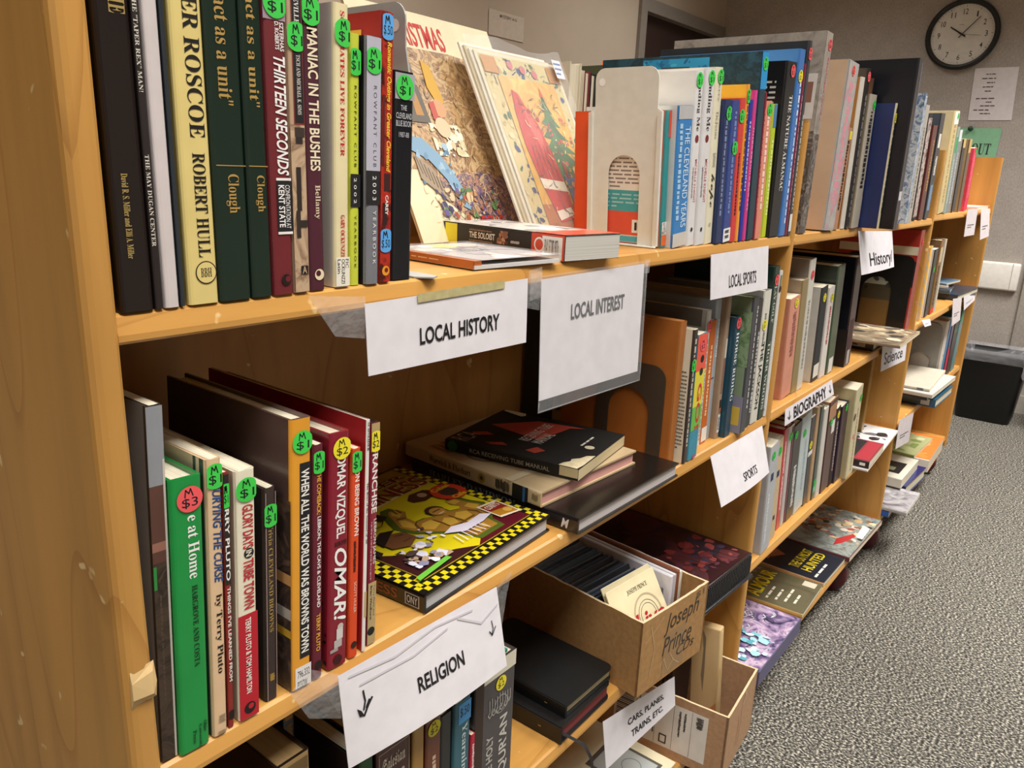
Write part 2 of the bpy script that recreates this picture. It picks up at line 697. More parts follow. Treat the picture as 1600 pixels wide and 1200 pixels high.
m.box(4.915, 4.975, YN - .02, YN + .03, 0, 2.10, fm)
m.box(3.985, 4.915, YN - .02, YN + .03, 2.035, 2.10, fm)
m = m.build('frame', d1); m['kind'] = 'structure'
m = MB(); m.tube([(4.0 + .08, YN + .03, 1.0), (4.08, YN - .03, 1.0)], .012, mat('a8a49c', 'metal'), 12)
m.tube([(4.08, YN - .03, 1.0), (4.08, YN - .062, 1.0)], [.014, .028], mat('a8a49c', 'metal'), 16)
m.build('handle', d1)
m = MB(); m.box(XE - .012, XE, YS, -.135, 0, .10, mat('bcb4a8', 'paper')); m.box(XE - .012, XE, -.05, YN, 0, .10, mat('9c948a', 'paper')); struct('baseboard_east', m)
m = MB(); m.box(XE - .022, XE, -.13, -.055, 0, ZT, mat('a8a096', 'fabricwall')); struct('trim_1', m)

# wall clock
t = thing('wall_clock', 'round black-rimmed wall clock with white face, hung high on the grey fabric wall', 'clock', Matrix.Translation((XE, .458, 1.977)))
m = MB()
n = 48
prof = [(.150, 0), (.176, 0), (.177, -.02), (.170, -.034), (.160, -.036), (.152, -.026), (.150, -.012)]
V, F = [], []
for k in range(n):
    a = 2 * math.pi * k / n
    for r_, x_ in prof:
        V.append((x_, -r_ * math.sin(a), r_ * math.cos(a)))
np_ = len(prof)
for k in range(n):
    for j in range(np_):
        F.append((k * np_ + j, k * np_ + (j + 1) % np_, ((k + 1) % n) * np_ + (j + 1) % np_, ((k + 1) % n) * np_ + j))
m.faces(V, F, mat('1c1b1a', 'plastic'), True)
m.build('rim', t)
m = MB()
wf = mat('e4dfd6', 'paper')
m.poly([(-.012, -.151 * math.sin(2 * math.pi * k / n), .151 * math.cos(2 * math.pi * k / n)) for k in range(n)], wf)
fr = (V3((-.012, .15, .15)), V3((0, -.3, 0)), V3((0, 0, -.3)), V3((-1, 0, 0)))
ink = mat('26231f', 'ink')
for k in range(1, 13):
    a = R(30 * k)
    cu, cv = .5 + .113 / .3 * math.sin(a), .5 - .113 / .3 * math.cos(a)
    hw = .022 if k < 10 else .036
    m.text(fr, cu - hw * (.5 if k == 1 else 1), cu + hw * (.5 if k == 1 else 1), cv - .045, cv + .045, str(k), ink, 'h')
for k in range(60):
    a = R(6 * k)
    r0, r1 = (.136, .144) if k % 5 == 0 else (.140, .144)
    m.line(fr, [(.5 + r0 / .3 * math.sin(a), .5 - r0 / .3 * math.cos(a)), (.5 + r1 / .3 * math.sin(a), .5 - r1 / .3 * math.cos(a))], .0022 if k % 5 == 0 else .001, ink)
m.marks(fr, .43, .57, .33, .35, mat('a09890', 'ink'), True, 2, 1)
m.build('face', t)


def hand(name, ang, ln, tail, wd, col, x_):
    m = MB()
    a = R(ang)
    dy, dz = -math.sin(a), math.cos(a)
    ny, nz = dz, -dy
    p = lambda l, s_: (l * dy + s_ * ny, l * dz + s_ * nz)
    q = [p(-tail, wd / 2), p(ln, wd * .35), p(ln, -wd * .35), p(-tail, -wd / 2)]
    m.prism(q, x_, x_ - .001, mat(col, 'plastic'), 'x')
    m.build(name, t)


hand('hour_hand', 303, .072, .02, .008, '1c1a18', -.018)
hand('minute_hand', 42, .112, .022, .005, '1c1a18', -.021)
hand('second_hand', 97, .09, .02, .002, '4a4440', -.024)


def quad(c, d_=.0004):
    return [V3(p) for p in c]


def sheet(name, label, cat, corners, draw=None, col='e2dcdc', part='sheet', group=None, curl=0.0, extra=None, kind='paper', nu=6, nv=6):
    """A sheet of paper through four corners (TL, TR, BR, BL); draw(mb, frame) prints on it."""
    c = [V3(p) for p in corners]
    t = thing(name, label, cat, Matrix.Translation(c[0]), group)
    o = c[0].copy()
    c = [p - o for p in c]
    N = (c[3] - c[0]).cross(c[1] - c[0]).normalized()
    if N.dot(V3((0, -.47, 1.2)) - o) < 0:
        N = -N
    m = MB()
    pm = mat(col, kind)
    G = []

    def surf(u, v):
        return (c[0] * (1 - u) + c[1] * u) * (1 - v) + (c[3] * (1 - u) + c[2] * u) * v + N * curl * (math.sin(math.pi * u) * v)

    for j in range(nv + 1):
        for i in range(nu + 1):
            u, v = i / nu, j / nv
            G.append(surf(u, v))
    F = [(j * (nu + 1) + i, j * (nu + 1) + i + 1, (j + 1) * (nu + 1) + i + 1, (j + 1) * (nu + 1) + i) for j in range(nv) for i in range(nu)]
    m.faces(G, F, pm, True)
    m.faces([p - N * .0005 for p in G], [f[::-1] for f in F], pm, True)
    fr = (c[0], c[1] - c[0], c[3] - c[0], N)
    m.k = 6
    m.warp = surf
    if draw:
        draw(m, fr)
    m.build(part, t)
    if extra:
        extra(t, fr, c)
    return t


K = mat('17161a', 'ink')


def linesart(rows, col='4a4440'):
    def f(m, fr):
        mm = mat(col, 'ink')
        for (u0, u1, v) in rows:
            m.marks(fr, u0, u1, v, v + .045, mm, True, int(v * 99), 1)
    return f


def wallnotice(m, fr):
    m.k += 8
    rows = [(.28, .72, .10), (.2, .8, .18), (.32, .7, .26), (.24, .66, .34), (.3, .6, .42), (.12, .86, .56), (.36, .55, .63), (.24, .72, .70), (.1, .84, .78), (.26, .66, .85)]
    linesart(rows, '4e4844')(m, fr)


sheet('paper_notice', 'pale paper notice with centred lines of print, pinned below the wall clock', 'notice',
      [(XE - .003, .368, 1.806), (XE - .003, .167, 1.806), (XE - .003, .155, 1.543), (XE - .003, .358, 1.543)], wallnotice, 'ded6d6')


def greensign(m, fr):
    m.text(fr, .25, .91, .40, .70, 'CHECKOUT', mat('22332a', 'ink'), 'sh')


sheet('checkout_sign', 'green paper sign reading CHECKOUT, pinned to the wall behind the bookcase end', 'sign',
      [(XE - .003, .56, 1.504), (XE - .003, .189, 1.502), (XE - .003, .195, 1.31), (XE - .003, .56, 1.31)], greensign, '8cc49c')
t = thing('push_pin', 'dark green push pin in the top of the green checkout sign', 'push pin', Matrix.Translation((XE, .335, 1.50)))
m = MB(); m.tube([(0, 0, 0), (-.006, 0, 0), (-.012, 0, 0), (-.02, 0, 0), (-.024, 0, 0)], [.004, .012, .008, .013, .01], mat('1e4a36', 'plastic'), 12); m.build('pin_head', t)


def mystery(m, fr):
    m.text(fr, .3, .78, .12, .24, 'MYSTERY A-G', mat('5a5048', 'ink'), 'h')


sheet('shelf_category_sheet', 'plain white sheet taped on the tan wall over the far bookcase', 'sign',
      [(2.695, YN - .003, 1.835), (2.935, YN - .003, 1.835), (2.935, YN - .003, 1.735), (2.695, YN - .003, 1.735)], mystery, 'c8bcac')
t = thing('outlet_box', 'cream plastic wall box low on the grey wall above the waste bin', 'wall box', Matrix.Translation((XE, .09, .736)))
m = MB(); m.box(-.034, 0, -.12, .32, -.075, .075, mat('f6f2ea', 'plastic'), .012); m.build('housing', t)
m = MB(); m.box(-.0365, -.033, -.085, -.083, -.074, .074, mat('b8b2a6', 'plastic')); m.build('seam', t)

# waste bin
t = thing('waste_bin', 'black rectangular waste bin lined with a clear bag, on the carpet by the wall', 'bin', Matrix.Translation((4.76, -.02, 0)))


def rrect(hx, hy, r_, n=5):
    o = []
    for cx, cy, a0 in ((hx - r_, hy - r_, 0), (-hx + r_, hy - r_, 90), (-hx + r_, -hy + r_, 180), (hx - r_, -hy + r_, 270)):
        for k in range(n + 1):
            a = R(a0 + 90 * k / n)
            o.append((cx + r_ * math.cos(a), cy + r_ * math.sin(a)))
    return o


def loft(m, rings, mt, cap0=True, cap1=False, smooth=True):
    n = len(rings[0])
    V = [p for r_ in rings for p in r_]
    F = [(i * n + k, i * n + (k + 1) % n, (i + 1) * n + (k + 1) % n, (i + 1) * n + k) for i in range(len(rings) - 1) for k in range(n)]
    if cap0:
        F.append(tuple(range(n))[::-1])
    if cap1:
        F.append(tuple(range((len(rings) - 1) * n, len(rings) * n)))
    m.faces(V, F, mt, smooth)


m = MB()
rg = lambda hx, hy, z: [(x, y, z) for x, y in rrect(hx, hy, .035)]
loft(m, [rg(.098, .125, .002), rg(.1, .128, .012), rg(.115, .152, .30), rg(.120, .158, .355), rg(.124, .162, .365), rg(.119, .157, .366), rg(.112, .148, .30), rg(.095, .12, .02)], mat('09090a', 'plastic'))
m.build('body', t)
m = MB()
rn = random.Random(4)
rings = []
for hx, hy, z, j in ((.127, .165, .325, .004), (.131, .17, .345, .005), (.128, .167, .378, .006), (.118, .155, .385, .004), (.112, .148, .33, .006), (.100, .135, .22, .01), (.08, .1, .14, .012)):
    rings.append([(x + rn.uniform(-j, j), y + rn.uniform(-j, j), z + rn.uniform(-j, j) * 1.5) for x, y in rrect(hx, hy, .035, 8)])
loft(m, rings, mat('d8d8dc', 'film'), False, True)
m.build('liner_bag', t)
m = MB()
pts = [(-.126, -.145, .335), (-.135, -.150, .31), (-.139, -.152, .28), (-.134, -.151, .262)]
m.tube(pts, [.004, .009, .013, .004], mat('d4d4d4', 'film'), 8)
m.build('bag_knot', t)
t = thing('trousers_stand_in', 'sliver of a pink block standing in for trousers at the edge beyond the waste bin', 'clothing', at(4.72, -.33, 0))  # seat form on legs stands in for a person's pink trousers
m = MB(); m.box(-.13, .1, -.25, .06, .17, .47, mat('d6a8a4', 'cloth'), .03); m.build('seat', t)
for sx in (-.1, .07):
    for sy in (-.21, .02):
        m = MB(); m.tube([(sx, sy, 0), (sx, sy, .18)], .012, mat('2a2624', 'metal')); m.build('leg', t)

# ================================================================ THE BOOKCASE
S1, S2, S3, S4 = 1.105, .773, .454, .136
case = thing('bookcase', 'long double-sided maple bookcase on casters, three bays of four shelves', 'bookcase')
WD, WZ, WY = mat('d39d51', 'woodx'), mat('cf9a50', 'woodz'), mat('c99350', 'woody')


def panel(name, x0, x1, y0, y1, z0, z1, r_=.006, mt=WZ):
    m = MB()
    pts = []
    for cx, cy, a0 in ((x1 - r_, y1 - r_, 0), (x0 + r_, y1 - r_, 90), (x0 + r_, y0 + r_, 180), (x1 - r_, y0 + r_, 270)):
        for k in range(4):
            a = R(a0 + 30 * k)
            pts.append((cx + r_ * math.cos(a), cy + r_ * math.sin(a)))
    m.prism(pts, z0, z1, mt)
    return m.build(name, case)


ep = panel('end_panel', .1955, .2165, -.004, .64, .10, 1.315, .007)
m = MB()
m.faces([(.1995, -.0065, .846), (.2125, -.0085, .846), (.2165, -.006, .853), (.214, -.0065, .862), (.2, -.0055, .858), (.2, -.0035, .866), (.2165, -.0035, .868), (.199, -.0035, .838), (.2165, -.0035, .84)],
        [(0, 1, 2, 3, 4), (4, 3, 6, 5), (0, 7, 8, 1), (1, 8, 6, 2), (2, 6, 3), (0, 4, 5, 7)], mat('e4c48c', 'woodz'))
m.build('splinter', ep)
panel('divider', 1.392, 1.411, 0, .62, .10, 1.297)
panel('divider', 2.588, 2.607, 0, .62, .10, 1.297)
panel('end_panel', 3.715, 3.736, -.004, .64, .10, 1.315, .007)
BAYS = ((.2165, 1.392, 0), (1.411, 2.588, 0), (2.607, 3.715, .010))
for x0, x1, dz in BAYS:
    for z in (S1, S2, S3, S4):
        m = MB()
        z += dz
        pts = [(0.001, z - .013), (.004, z - .002), (.007, z)] + [(.61, z), (.615, z - .004), (.615, z - .019), (.003, z - .019), (.001, z - .017)]
        m.prism([(p[0], p[1]) for p in pts], x0, x1, WD, 'x')
        m.build('shelf', case)
    m = MB(); m.box(x0, x1, .302, .320, .137, 1.285, WY); m.build('back_panel', case)
for x in (.33, 1.28, 2.30, 2.66, 3.6):
    for y in (.055, .56):
        c = MB()
        c.box(x - .03, x + .03, y - .025, y + .025, .108, .117, mat('6a6662', 'metal'))
        c.box(x - .028, x - .024, y - .012, y + .016, .05, .108, mat('6a6662', 'metal'))
        c.box(x + .024, x + .028, y - .012, y + .016, .05, .108, mat('6a6662', 'metal'))
        c = c.build('caster', case)
        w_ = MB()
        w_.tube([(x - .022, y, .05), (x - .018, y, .05), (x + .018, y, .05), (x + .022, y, .05)], [.044, .05, .05, .044], mat('4a1418', 'plastic'), 28)
        w_.build('wheel', c)

# ================================================================ BOOKS STANDING IN ROWS (x, depth back, thickness, height, cover width, lean)
ROW('A',1.105,'books standing at the start of the top shelf')
bk(.2206,.003,.0213,.262,0.19,0,'1b110f','120b09','h','thick blackish-brown hardcover with small gold lettering, first book beside the wooden end panel',[('T','THE',.2903,.3536,.42,.85,'a98f52','s'),('T','David R. S. Miller and Elli A. Miller',.6854,.876,.34,.52,'b59a58','s')])
bk(.2427,.003,.005,.255,0.17,0,'211613','1a100e','p','thin dark-brown book with white vertical title, between the blackish hardcover and a white-wrapped book',[('T','THE "TAPER REX" MAN!',.289,.4947,.1,.62,'d8d0c4','s'),('T','THE MAY DUGAN CENTER',.6335,.8467,.1,.62,'d8d0c4','s')])
bk(.2485,.003,.0103,.26,0.2,0,'d3c8c6','cfc4c2','p','book wrapped in plain white paper with no title on its spine',[])
bk(.2596,.003,.0026,.25,0.19,0,'2b3239','262c33','h','very thin slate-blue book squeezed between white-wrapped book and cream hardcover',[])
bk(.2651,.003,.0215,.24,0.17,0,'e2cc82','c9b064','h','cream cloth hardcover with big black serif title and round monogram near the foot',[('T','ER ROSCOE',.2219,.5628,.38,.86,'14100c','s'),('T','ROBERT HULL',.6012,.873,.4,.8,'14100c','s'),('D','14100c',.9147,.6,7.5),('D','e2cc82',.9147,.6,6.8),('T','BBH',.9025,.9269,.42,.78,'14100c','sh')])
bk(.2875,.003,.024,.25,0.18,0,'16291f','122019','h','dark-green hardcover with gold quotation, the thicker of the green pair',[('T','to act as a unit"',.1902,.4954,.3,.72,'b28f4c','s'),('R',.6442,.6466,.1,1,'b28f4c'),('T','Clough',.6669,.7673,.34,.76,'b28f4c','s')])
bk(.3123,.003,.0165,.25,0.18,0,'16291f','122019','h','dark-green hardcover with gold quotation, the thinner one beside a dark-red paperback',[('T','to act as a unit"',.1665,.4933,.3,.74,'b28f4c','s'),('R',.6437,.6462,.1,.98,'b28f4c'),('T','Clough',.6687,.7655,.34,.8,'b28f4c','s')])
bk(.3296,.003,.0174,.232,0.15,0,'6e1c22','571317','p','dark-red paperback with bold white title and a small black panel near its foot',[('R',.0949,.2137,0,1,'a58b98'),('T','SZTERHAS',.2171,.2949,.72,.9,'eee8e4','b'),('T','D. ROBERTS',.2171,.2915,.5,.68,'eee8e4','b'),('T','THIRTEEN SECONDS',.3086,.6418,.4,.92,'f4eeea','bi'),('R',.6492,.6566,.3,1,'f0e9e2'),('R',.6585,.8079,.3,1,'16161a'),('R',.8079,.8156,.3,1,'f0e9e2'),('T','CONFRONTATION AT',.6696,.7983,.7,.92,'eee8e4','r'),('T','KENT STATE',.6696,.7945,.38,.66,'f4eeea','b'),('D','1a0d0e',.9546,.6,4),('D','6e1c22',.9526,.68,2.2),('S','3ecf4c','$1',.1688,.55)])
bk(.3478,.003,.0126,.232,0.15,0,'bb9b7c','a08467','p','paperback with a sepia photograph wrapped round its spine under a black title panel',[('R',.4935,.998,.02,.98,'*sepia'),('R',.0817,.4935,.3,1,'7a2a26'),('R',.0817,.488,.36,.95,'191414'),('T','SEVILLE',.1319,.2117,.5,.8,'e6e0da','s'),('T','TSCH AND MICHAEL K. SIMS',.2966,.4643,.55,.8,'d8d0c8','s'),('R',.5008,.5284,.3,.95,'3a2c26'),('R',.5284,.5469,.35,.8,'2a1f1c'),('R',.6161,.746,.3,.62,'2c201d'),('R',.746,.8282,.22,.5,'33251f'),('R',.7752,.7967,.45,.95,'2c201d'),('R',.9159,.9422,.42,.9,'1a1414'),('T','A',.9179,.9401,.5,.82,'bb9b7c','bh'),('S','3ecf4c','$1',.2479,.6)])
bk(.3616,.0045,.0148,.232,0.15,0,'4c1828','3d1020','p','maroon paperback with bold cream capitals, between sepia-photo book and plastic-covered cream hardcover',[('R',.0685,.2066,.1,1,'7a5060'),('T','MANIAC IN THE BUSHES',.2137,.6263,.28,.86,'efe0c0','b'),('T','Bellamy',.6689,.7734,.42,.8,'e0ccb0','s'),('D','e8d8b4',.9501,.62,4.2),('D','4c1828',.9459,.56,2.2),('S','3ecf4c','$1',.1682,.5)])
bk(.3857,.0044,.0139,.2024,0.16,1.2,'eadcae','d9d0c4','h','cream hardcover in clear plastic with red lettering and a white library label at its foot',[('T','SOULMATES LIVE FOREVER',.0242,.5166,.38,.66,'c62230','s'),('T','GARY OCKUNZZI',.7291,.8841,.38,.66,'c62230','s'),('R',.8865,.9963,.05,1,'efe8d8'),('T','FIC',.8938,.9278,.7,.92,'26221e','r'),('T','OCKUNZZI',.8938,.9865,.42,.66,'26221e','r'),('T','Latin',.8938,.9473,.14,.36,'26221e','r'),('LR',0.1,0.85,0.12,0.14,'d08878'),('S','3ecf4c','$1',.0952,.62)])
bk(.4018,.0062,.0098,.1847,0.15,1.2,'c8cf3c','3a3a30','p','lime-yellow yearbook with a black square around its year',[('T','R O W F A N T   C L U B',.1949,.511,.4,.62,'2c2c22','r'),('R',.5392,.6739,.02,1,'1c1a1c'),('T','2 0 0 2',.5546,.6582,.36,.62,'e8e4e0','r'),('T','Y E A R B O O K',.7054,.9275,.4,.62,'33331f','r'),('S','3ecf4c','$1',.1057,.45)])
bk(.4148,.003,.0143,.1847,0.15,1.2,'77777d','141214','p','grey yearbook, light above and darker below, with a black square around its year',[('R',.002,.5241,0,1,'bab7c4'),('T','R O W F A N T   C L U B',.1874,.5085,.5,.72,'3a3840','r'),('R',.5241,.6634,0,1,'1c1a1c'),('T','2 0 0 3',.545,.6448,.46,.72,'e8e4e0','r'),('T','Y E A R B O O K',.6873,.9151,.5,.72,'e4e2e4','r'),('S','3ecf4c','$1',.0919,.5)])
bk(.4305,.0038,.0113,.2043,0.15,1.2,'a3261c','a8281e','p','red travel paperback with slanted yellow title and two blue price dots',[('R',.003,.9974,.02,.98,'*flames'),('T','Romantic Outings in Greater Cleveland',.1038,.5733,.4,.9,'f0c93c','bi'),('R',.5781,.6456,.3,.9,'3a1412'),('R',.6894,.773,.2,.6,'2a1010'),('T','CAREY',.6602,.736,.45,.72,'f2ece6','b'),('D','e89a2a',.9539,.55,4),('D','7a1a12',.9514,.6,2),('R',.2926,.5494,.08,.3,'5a1410'),('LR',0.06,0.45,0.15,0.98,'e8b23a'),('LT', 'Regional Interest', 0.09, 0.14, 0.3, 0.7, '6a5030', 'sh'),('S','5aa6e6','$.50',.0532,.5),('S','5aa6e6','$.50',.8352,.5)])
bk(.4462,.0063,.0222,.1643,0.14,1.2,'17181d','101115','h','short black directory with silver lettering, last book before the grey bookend',[('R',.0095,.1287,.04,1,'a6a6aa'),('T','THE',.1551,.1786,.32,.62,'c9c9cc','h'),('T','CLEVELAND',.1905,.2171,.1,.88,'c9c9cc','h'),('T','BLUE BOOK',.226,.2528,.1,.86,'c9c9cc','h'),('T','1987-88',.2796,.3036,.24,.74,'b5b5b9','h'),('S','3ecf4c','$1',.0732,.5)])
ROW('B',1.105,'books between the white bookend and the first divider')
bk(.9343,.0156,.0128,.1716,0.137,-5,'2f9497','e9541f','p','teal-spined paperback with orange edges, its printed back cover pressed on the white bookend',[('R',.002,.188,.55,1,'e0503c'),('R',.8629,.9846,0,1,'e8703a'),('R',.805,.9016,.05,1,'efece6'),('T','POL',.8098,.8387,.3,.8,'222','h'),('T','158',.8435,.8677,.3,.8,'222','h'),('T','BRATT',.8725,.8968,.1,.95,'222','h'),('LR',0.02,0.98,0.06,0.82,'efe7dc'),('LT', 'm', 0.3, 0.57, 0.22, 0.72, '8a7a74', 'M'),('LR',0.58,0.74,0.06,0.82,'46a4ac'),('LT', 'm', 0.6, 0.72, 0.2, 0.8, '9fd0d2', 'M'),('LR',0.74,0.92,0.06,0.82,'e2553c'),('LR',0.8,0.9,0.1,0.32,'f2efe8'),('LR',0.82,0.88,0.13,0.15,'222'),('LR',0.82,0.88,0.16,0.175,'222'),('LR',0.82,0.88,0.185,0.2,'222'),('LR',0.82,0.88,0.21,0.23,'222'),('LR',0.82,0.88,0.24,0.25,'222'),('LR',0.82,0.88,0.265,0.29,'222'),('LR',0.93,0.97,0.06,0.82,'52aab2')])
bk(.9479,.0058,.04,.1782,0.138,-5,'3c84c4','d8d8d8','h','sky-blue jacketed book with white capitals and a silver band at the top',[('R',.002,.0923,0,1,'b9b7b6'),('R',.8975,.998,0,1,'cfc6bb'),('T','THE CLEVELAND YEARS',.1442,.8596,.5,.85,'d4e6f4','r'),('M',.1225,.8219,.1,.35,'a8cbe6')])
bk(.9986,.0092,.0212,.2246,0.138,-5,'e4e1e0','ece8e6','h','white jacketed memoir, first of the identical pair with a dark-red dot on the spine',[('T','Finding Me',.0313,.3314,.25,.75,'2e2a2c','s'),('D','7a2a2e',.3744,.5,5),('T','MICHELLE KNIGHT',.4903,.7431,.45,.72,'c46a70','r'),('M',.5342,.7129,.15,.32,'8a8486'),('D','2a2628',.9039,.5,3),('S','3ecf4c','$1',.05,.4)])
bk(1.0206,.0064,.0269,.2298,0.138,-5,'e1dedd','e6e2e0','h','white jacketed memoir, second of the identical pair, beside the cream book',[('T','Finding Me',.0418,.3401,.25,.75,'2e2a2c','s'),('D','7a2a2e',.3828,.5,5),('T','MICHELLE KNIGHT',.4979,.7491,.45,.72,'c46a70','r'),('M',.5416,.7191,.15,.32,'8a8486'),('D','2a2628',.909,.5,3),('S','3ecf4c','$1',.05,.6)])
bk(1.0527,.0078,.023,.235,0.138,-5,'e9e0c4','efe6cc','h','cream memoir with one handwritten word on the spine, after the white pair',[('T','Berry',.0561,.1863,.4,.7,'9a9688','s'),('T','DeJesus',.2385,.3901,.35,.68,'a09a8a','s'),('M',.469,.5488,.3,.7,'b0aa9c'),('T','hope',.5854,.7827,.1,.75,'3a342c','k'),('D','b5ad98',.8853,.5,3),('S','3ecf4c','$1',.05,.65)])
bk(1.0765,.003,.0225,.1965,0.16,-5,'28365e','23305a','h','dark-navy hardcover, slightly narrower of the two navy books in the local row',[('M',.0596,.8092,.3,.6,'7c8cb4'),('S','3ecf4c','$1',.0934,.7)])
bk(1.1014,.003,.027,.1975,0.16,-5,'34488c','2c4080','h','royal-navy hardcover with a white label at the foot of its spine',[('M',.0751,.7901,.4,.7,'7488bc'),('R',.898,.9977,.05,.95,'ecebe8'),('M',.9121,.9358,.15,.85,'444'),('M',.95,.9738,.15,.85,'444'),('S','3ecf4c','$1',.3273,.7)])
bk(1.1293,.003,.0193,.2026,0.15,-5,'d2403a','c8342e','p','bright-red paperback beside the royal-navy hardcover',[('M',.3698,.8208,.35,.65,'3a1210'),('S','3ecf4c','$1',.1189,.4)])
bk(1.1511,.003,.0096,.2232,0.17,-5,'ee9d34','f2b52e','p','orange-yellow paperback showing its yellow cover above the red one',[('M',.1289,.7968,.3,.7,'4a2c10'),('S','3ecf4c','$1',.071,.5)])
bk(1.1629,.003,.014,.2032,0.14,-5,'26309a','202a88','p','thin ultramarine paperback between orange and magenta spines',[('M',.1455,.6384,.3,.7,'b8bce0')])
bk(1.1778,.003,.0128,.2178,0.16,-5,'d23a86','d8408c','p','thin magenta paperback in the local row',[('M',.2395,.7939,.3,.7,'e890bc')])
bk(1.1932,.003,.026,.272,0.27,-5,'163c4c','24404c','h','tall dark-teal picture book with a turquoise strip across its top',[('R',.002,.1886,.1,1,'2590cc'),('LR',0.0,1,0.0,1,'*teal'),('LR',0.015,0.13,0.3,0.72,'2d9cd0'),('LA',0.015,0.13,0.3,0.72,('1c6ea0','45b4e0','2486bc'),40,8),('LR',0.06,0.2,0.42,0.6,'363a3e'),('S','3ecf4c','$1',.0601,.6)])
bk(1.2219,.003,.0046,.2191,0.15,-5,'8c2230','74182a','p','thin crimson paperback just after the tall dark-teal picture book',[('M',.1079,.7982,.3,.7,'d89a9c')])
bk(1.2273,.003,.024,.2074,0.15,-5,'e08c74','f0dcd0','p','peach-red paperback with a cream cover beside the lime spine',[('M',.0517,.788,.3,.7,'f6dccc'),('S','3ecf4c','$1',.0605,.6)])
bk(1.27,.0082,.0181,.2067,0.15,-5,'bccb2e','5c8cae','p','lime-green paperback with a blue patch at its top',[('R',.002,.171,.2,.9,'4a7ca6'),('M',.2638,.8418,.3,.7,'e4eca0')])
bk(1.289,.0041,.045,.2719,0.24,-2.5,'14161a','151314','h','wide black almanac whose back cover carries lines of white text',[('T','THE NATURE ALMANAC',.1829,.7292,.55,.85,'dcdcd8','s'),('LT', 'm', 0.1, 0.5, 0.06, 0.5, 'b8b4b0', 'M'),('S','f0595c','$3',.0506,.6)])
bk(1.336,.003,.0265,.2952,0.25,-2.5,'3f78be','4e86c6','h','bright-blue oversized hardcover beside the black almanac',[('M',.1702,.93,.55,.8,'dfe8f2'),('S','efe02c','$2',.1375,.5)])
bk(1.3635,.003,.011,.2763,0.2,-2.5,'7c2036','6e1a30','h','plum-coloured hardcover between bright-blue and charcoal ones',[('M',.1774,.849,.3,.65,'c08c98')])
bk(1.3755,.003,.015,.3124,0.27,-2.5,'3a3d42','2e3236','h','tall charcoal garden book, last before the first divider',[('M',.3647,.8672,.45,.75,'c4c4c0'),('R',.8846,.9792,.1,.9,'dcdad6'),('S','f0595c','$3',.0642,.5)])
ROW('C',1.105,'books on the top shelf past the first divider')
bk(1.438,.004,.032,.3388,0.285,1,'8e8278','9a8c80','h','very large grey album with a castle photograph, rising above the first divider',[('R',.002,.491,0,1,'*stone'),('R',.491,.998,0,1,'*castle'),('M',.1188,.4277,.62,.8,'b4434e'),('LR',0.0,0.48,0.0,1,'*stone'),('LR',0.48,1,0.0,1,'*castle'),('LR',0.2,0.42,0.02,0.12,'d4ccc4'),('LR',0.24,0.34,0.04,0.1,'8c5c4c'),('S','f0595c','$4',.0585,.7)])
bk(1.565,0,.063,.3082,0.22,2,'a9aaa8','c8a98c','h','tan jacketed novel with a pink and grey floral spine',[('R',.002,.9878,.02,.98,'*floral'),('M',.1175,.8767,.3,.75,'d8909c'),('S','f0595c','$2',.052,.5)])
bk(1.634,.003,.031,.1951,0.16,1,'b08062','9a6c50','p','short brown paperback beside the floral-spined novel',[('M',.1217,.8108,.3,.7,'2c2018'),('R',.0301,.1095,.5,1,'e0cc3c')])
bk(1.69,.004,.025,.2915,0.18,-2,'ddd5c8','a8763e','h','slim white-spined hardcover with a tan wrapper on top',[])
bk(1.718,.002,.024,.3103,0.2,-2,'2e2a28','4c443e','h','black-spined hardcover next to the slim white-spined one',[('M',.1627,.9271,.35,.65,'847c74'),('S','f0595c','$3',.05,.5)])
bk(1.748,-.002,.0477,.2653,0.2,-2,'b8ae9e','96886e','h','beige hardcover with dark vertical title reading downwards',[('M',.1221,.7189,.3,.75,'26221e'),('S','3ecf4c','$1',.0759,.7)])
bk(1.7965,.01,.0048,.3,0.2,-2,'4a3426','5c4230','h','tall dark-brown book rising between the beige and navy-blue hardcovers',[])
bk(1.8025,-.04,.0105,.2519,0.2,-2,'d8cfae','1e2f66','h','navy-blue hardcover sticking out past the shelf edge, barcode on its back',[('M',.0416,.9059,.2,.7,'5a5a50'),('LR',0.74,0.93,0.2,0.5,'c8bc9c'),('LR',0.77,0.9,0.24,0.29,'5a5040'),('LR',0.77,0.9,0.31,0.36,'5a5040'),('LR',0.77,0.9,0.38,0.46,'5a5040'),('S','efe02c','$2',.1152,.5)])
bk(1.818,-.066,.032,.3378,0.31,-2,'1d1d20','151720','h','huge black hardcover overhanging the shelf above the history sign',[('R',.0248,.9899,.8,1,'6c6878'),('R',.7697,.8242,.2,.9,'c8c4c8')])
bk(2.116,-.024,.024,.3005,0.2,-2,'5a7896','8ca2b4','h','blue-and-white marbled hardcover after the huge black one',[('R',.0182,.9957,0,1,'*marble'),('LR',0,1,0,1,'*marble')])
bk(2.143,-.024,.042,.2772,0.2,-2,'b9b2a8','c4bdb2','h','pale-grey hardcover beside the marbled blue one',[('M',.1851,.8921,.3,.6,'7c746c')])
bk(2.33,.003,.0399,.27,0.18,-3,'2c2624','b4a49c','p','black paperback with a busy red-and-white picture on its cover',[('R',.0351,.9697,0,1,'*crowd')])
bk(2.4,.003,.0549,.247,0.18,-3,'5e1c16','4c1410','h','deep-red leather-look hardcover near the second divider',[('M',.1535,.6952,.5,.8,'c49a4c')])
bk(2.475,.003,.0549,.2829,0.18,-3,'2c3036','3c4450','h','black-and-white spined book, last before the second divider',[('R',.1887,.3197,.3,.8,'dcd8d0'),('M',.3978,.5798,.3,.8,'e0dcd4'),('R',.6719,.9206,.2,.8,'7890a8')])
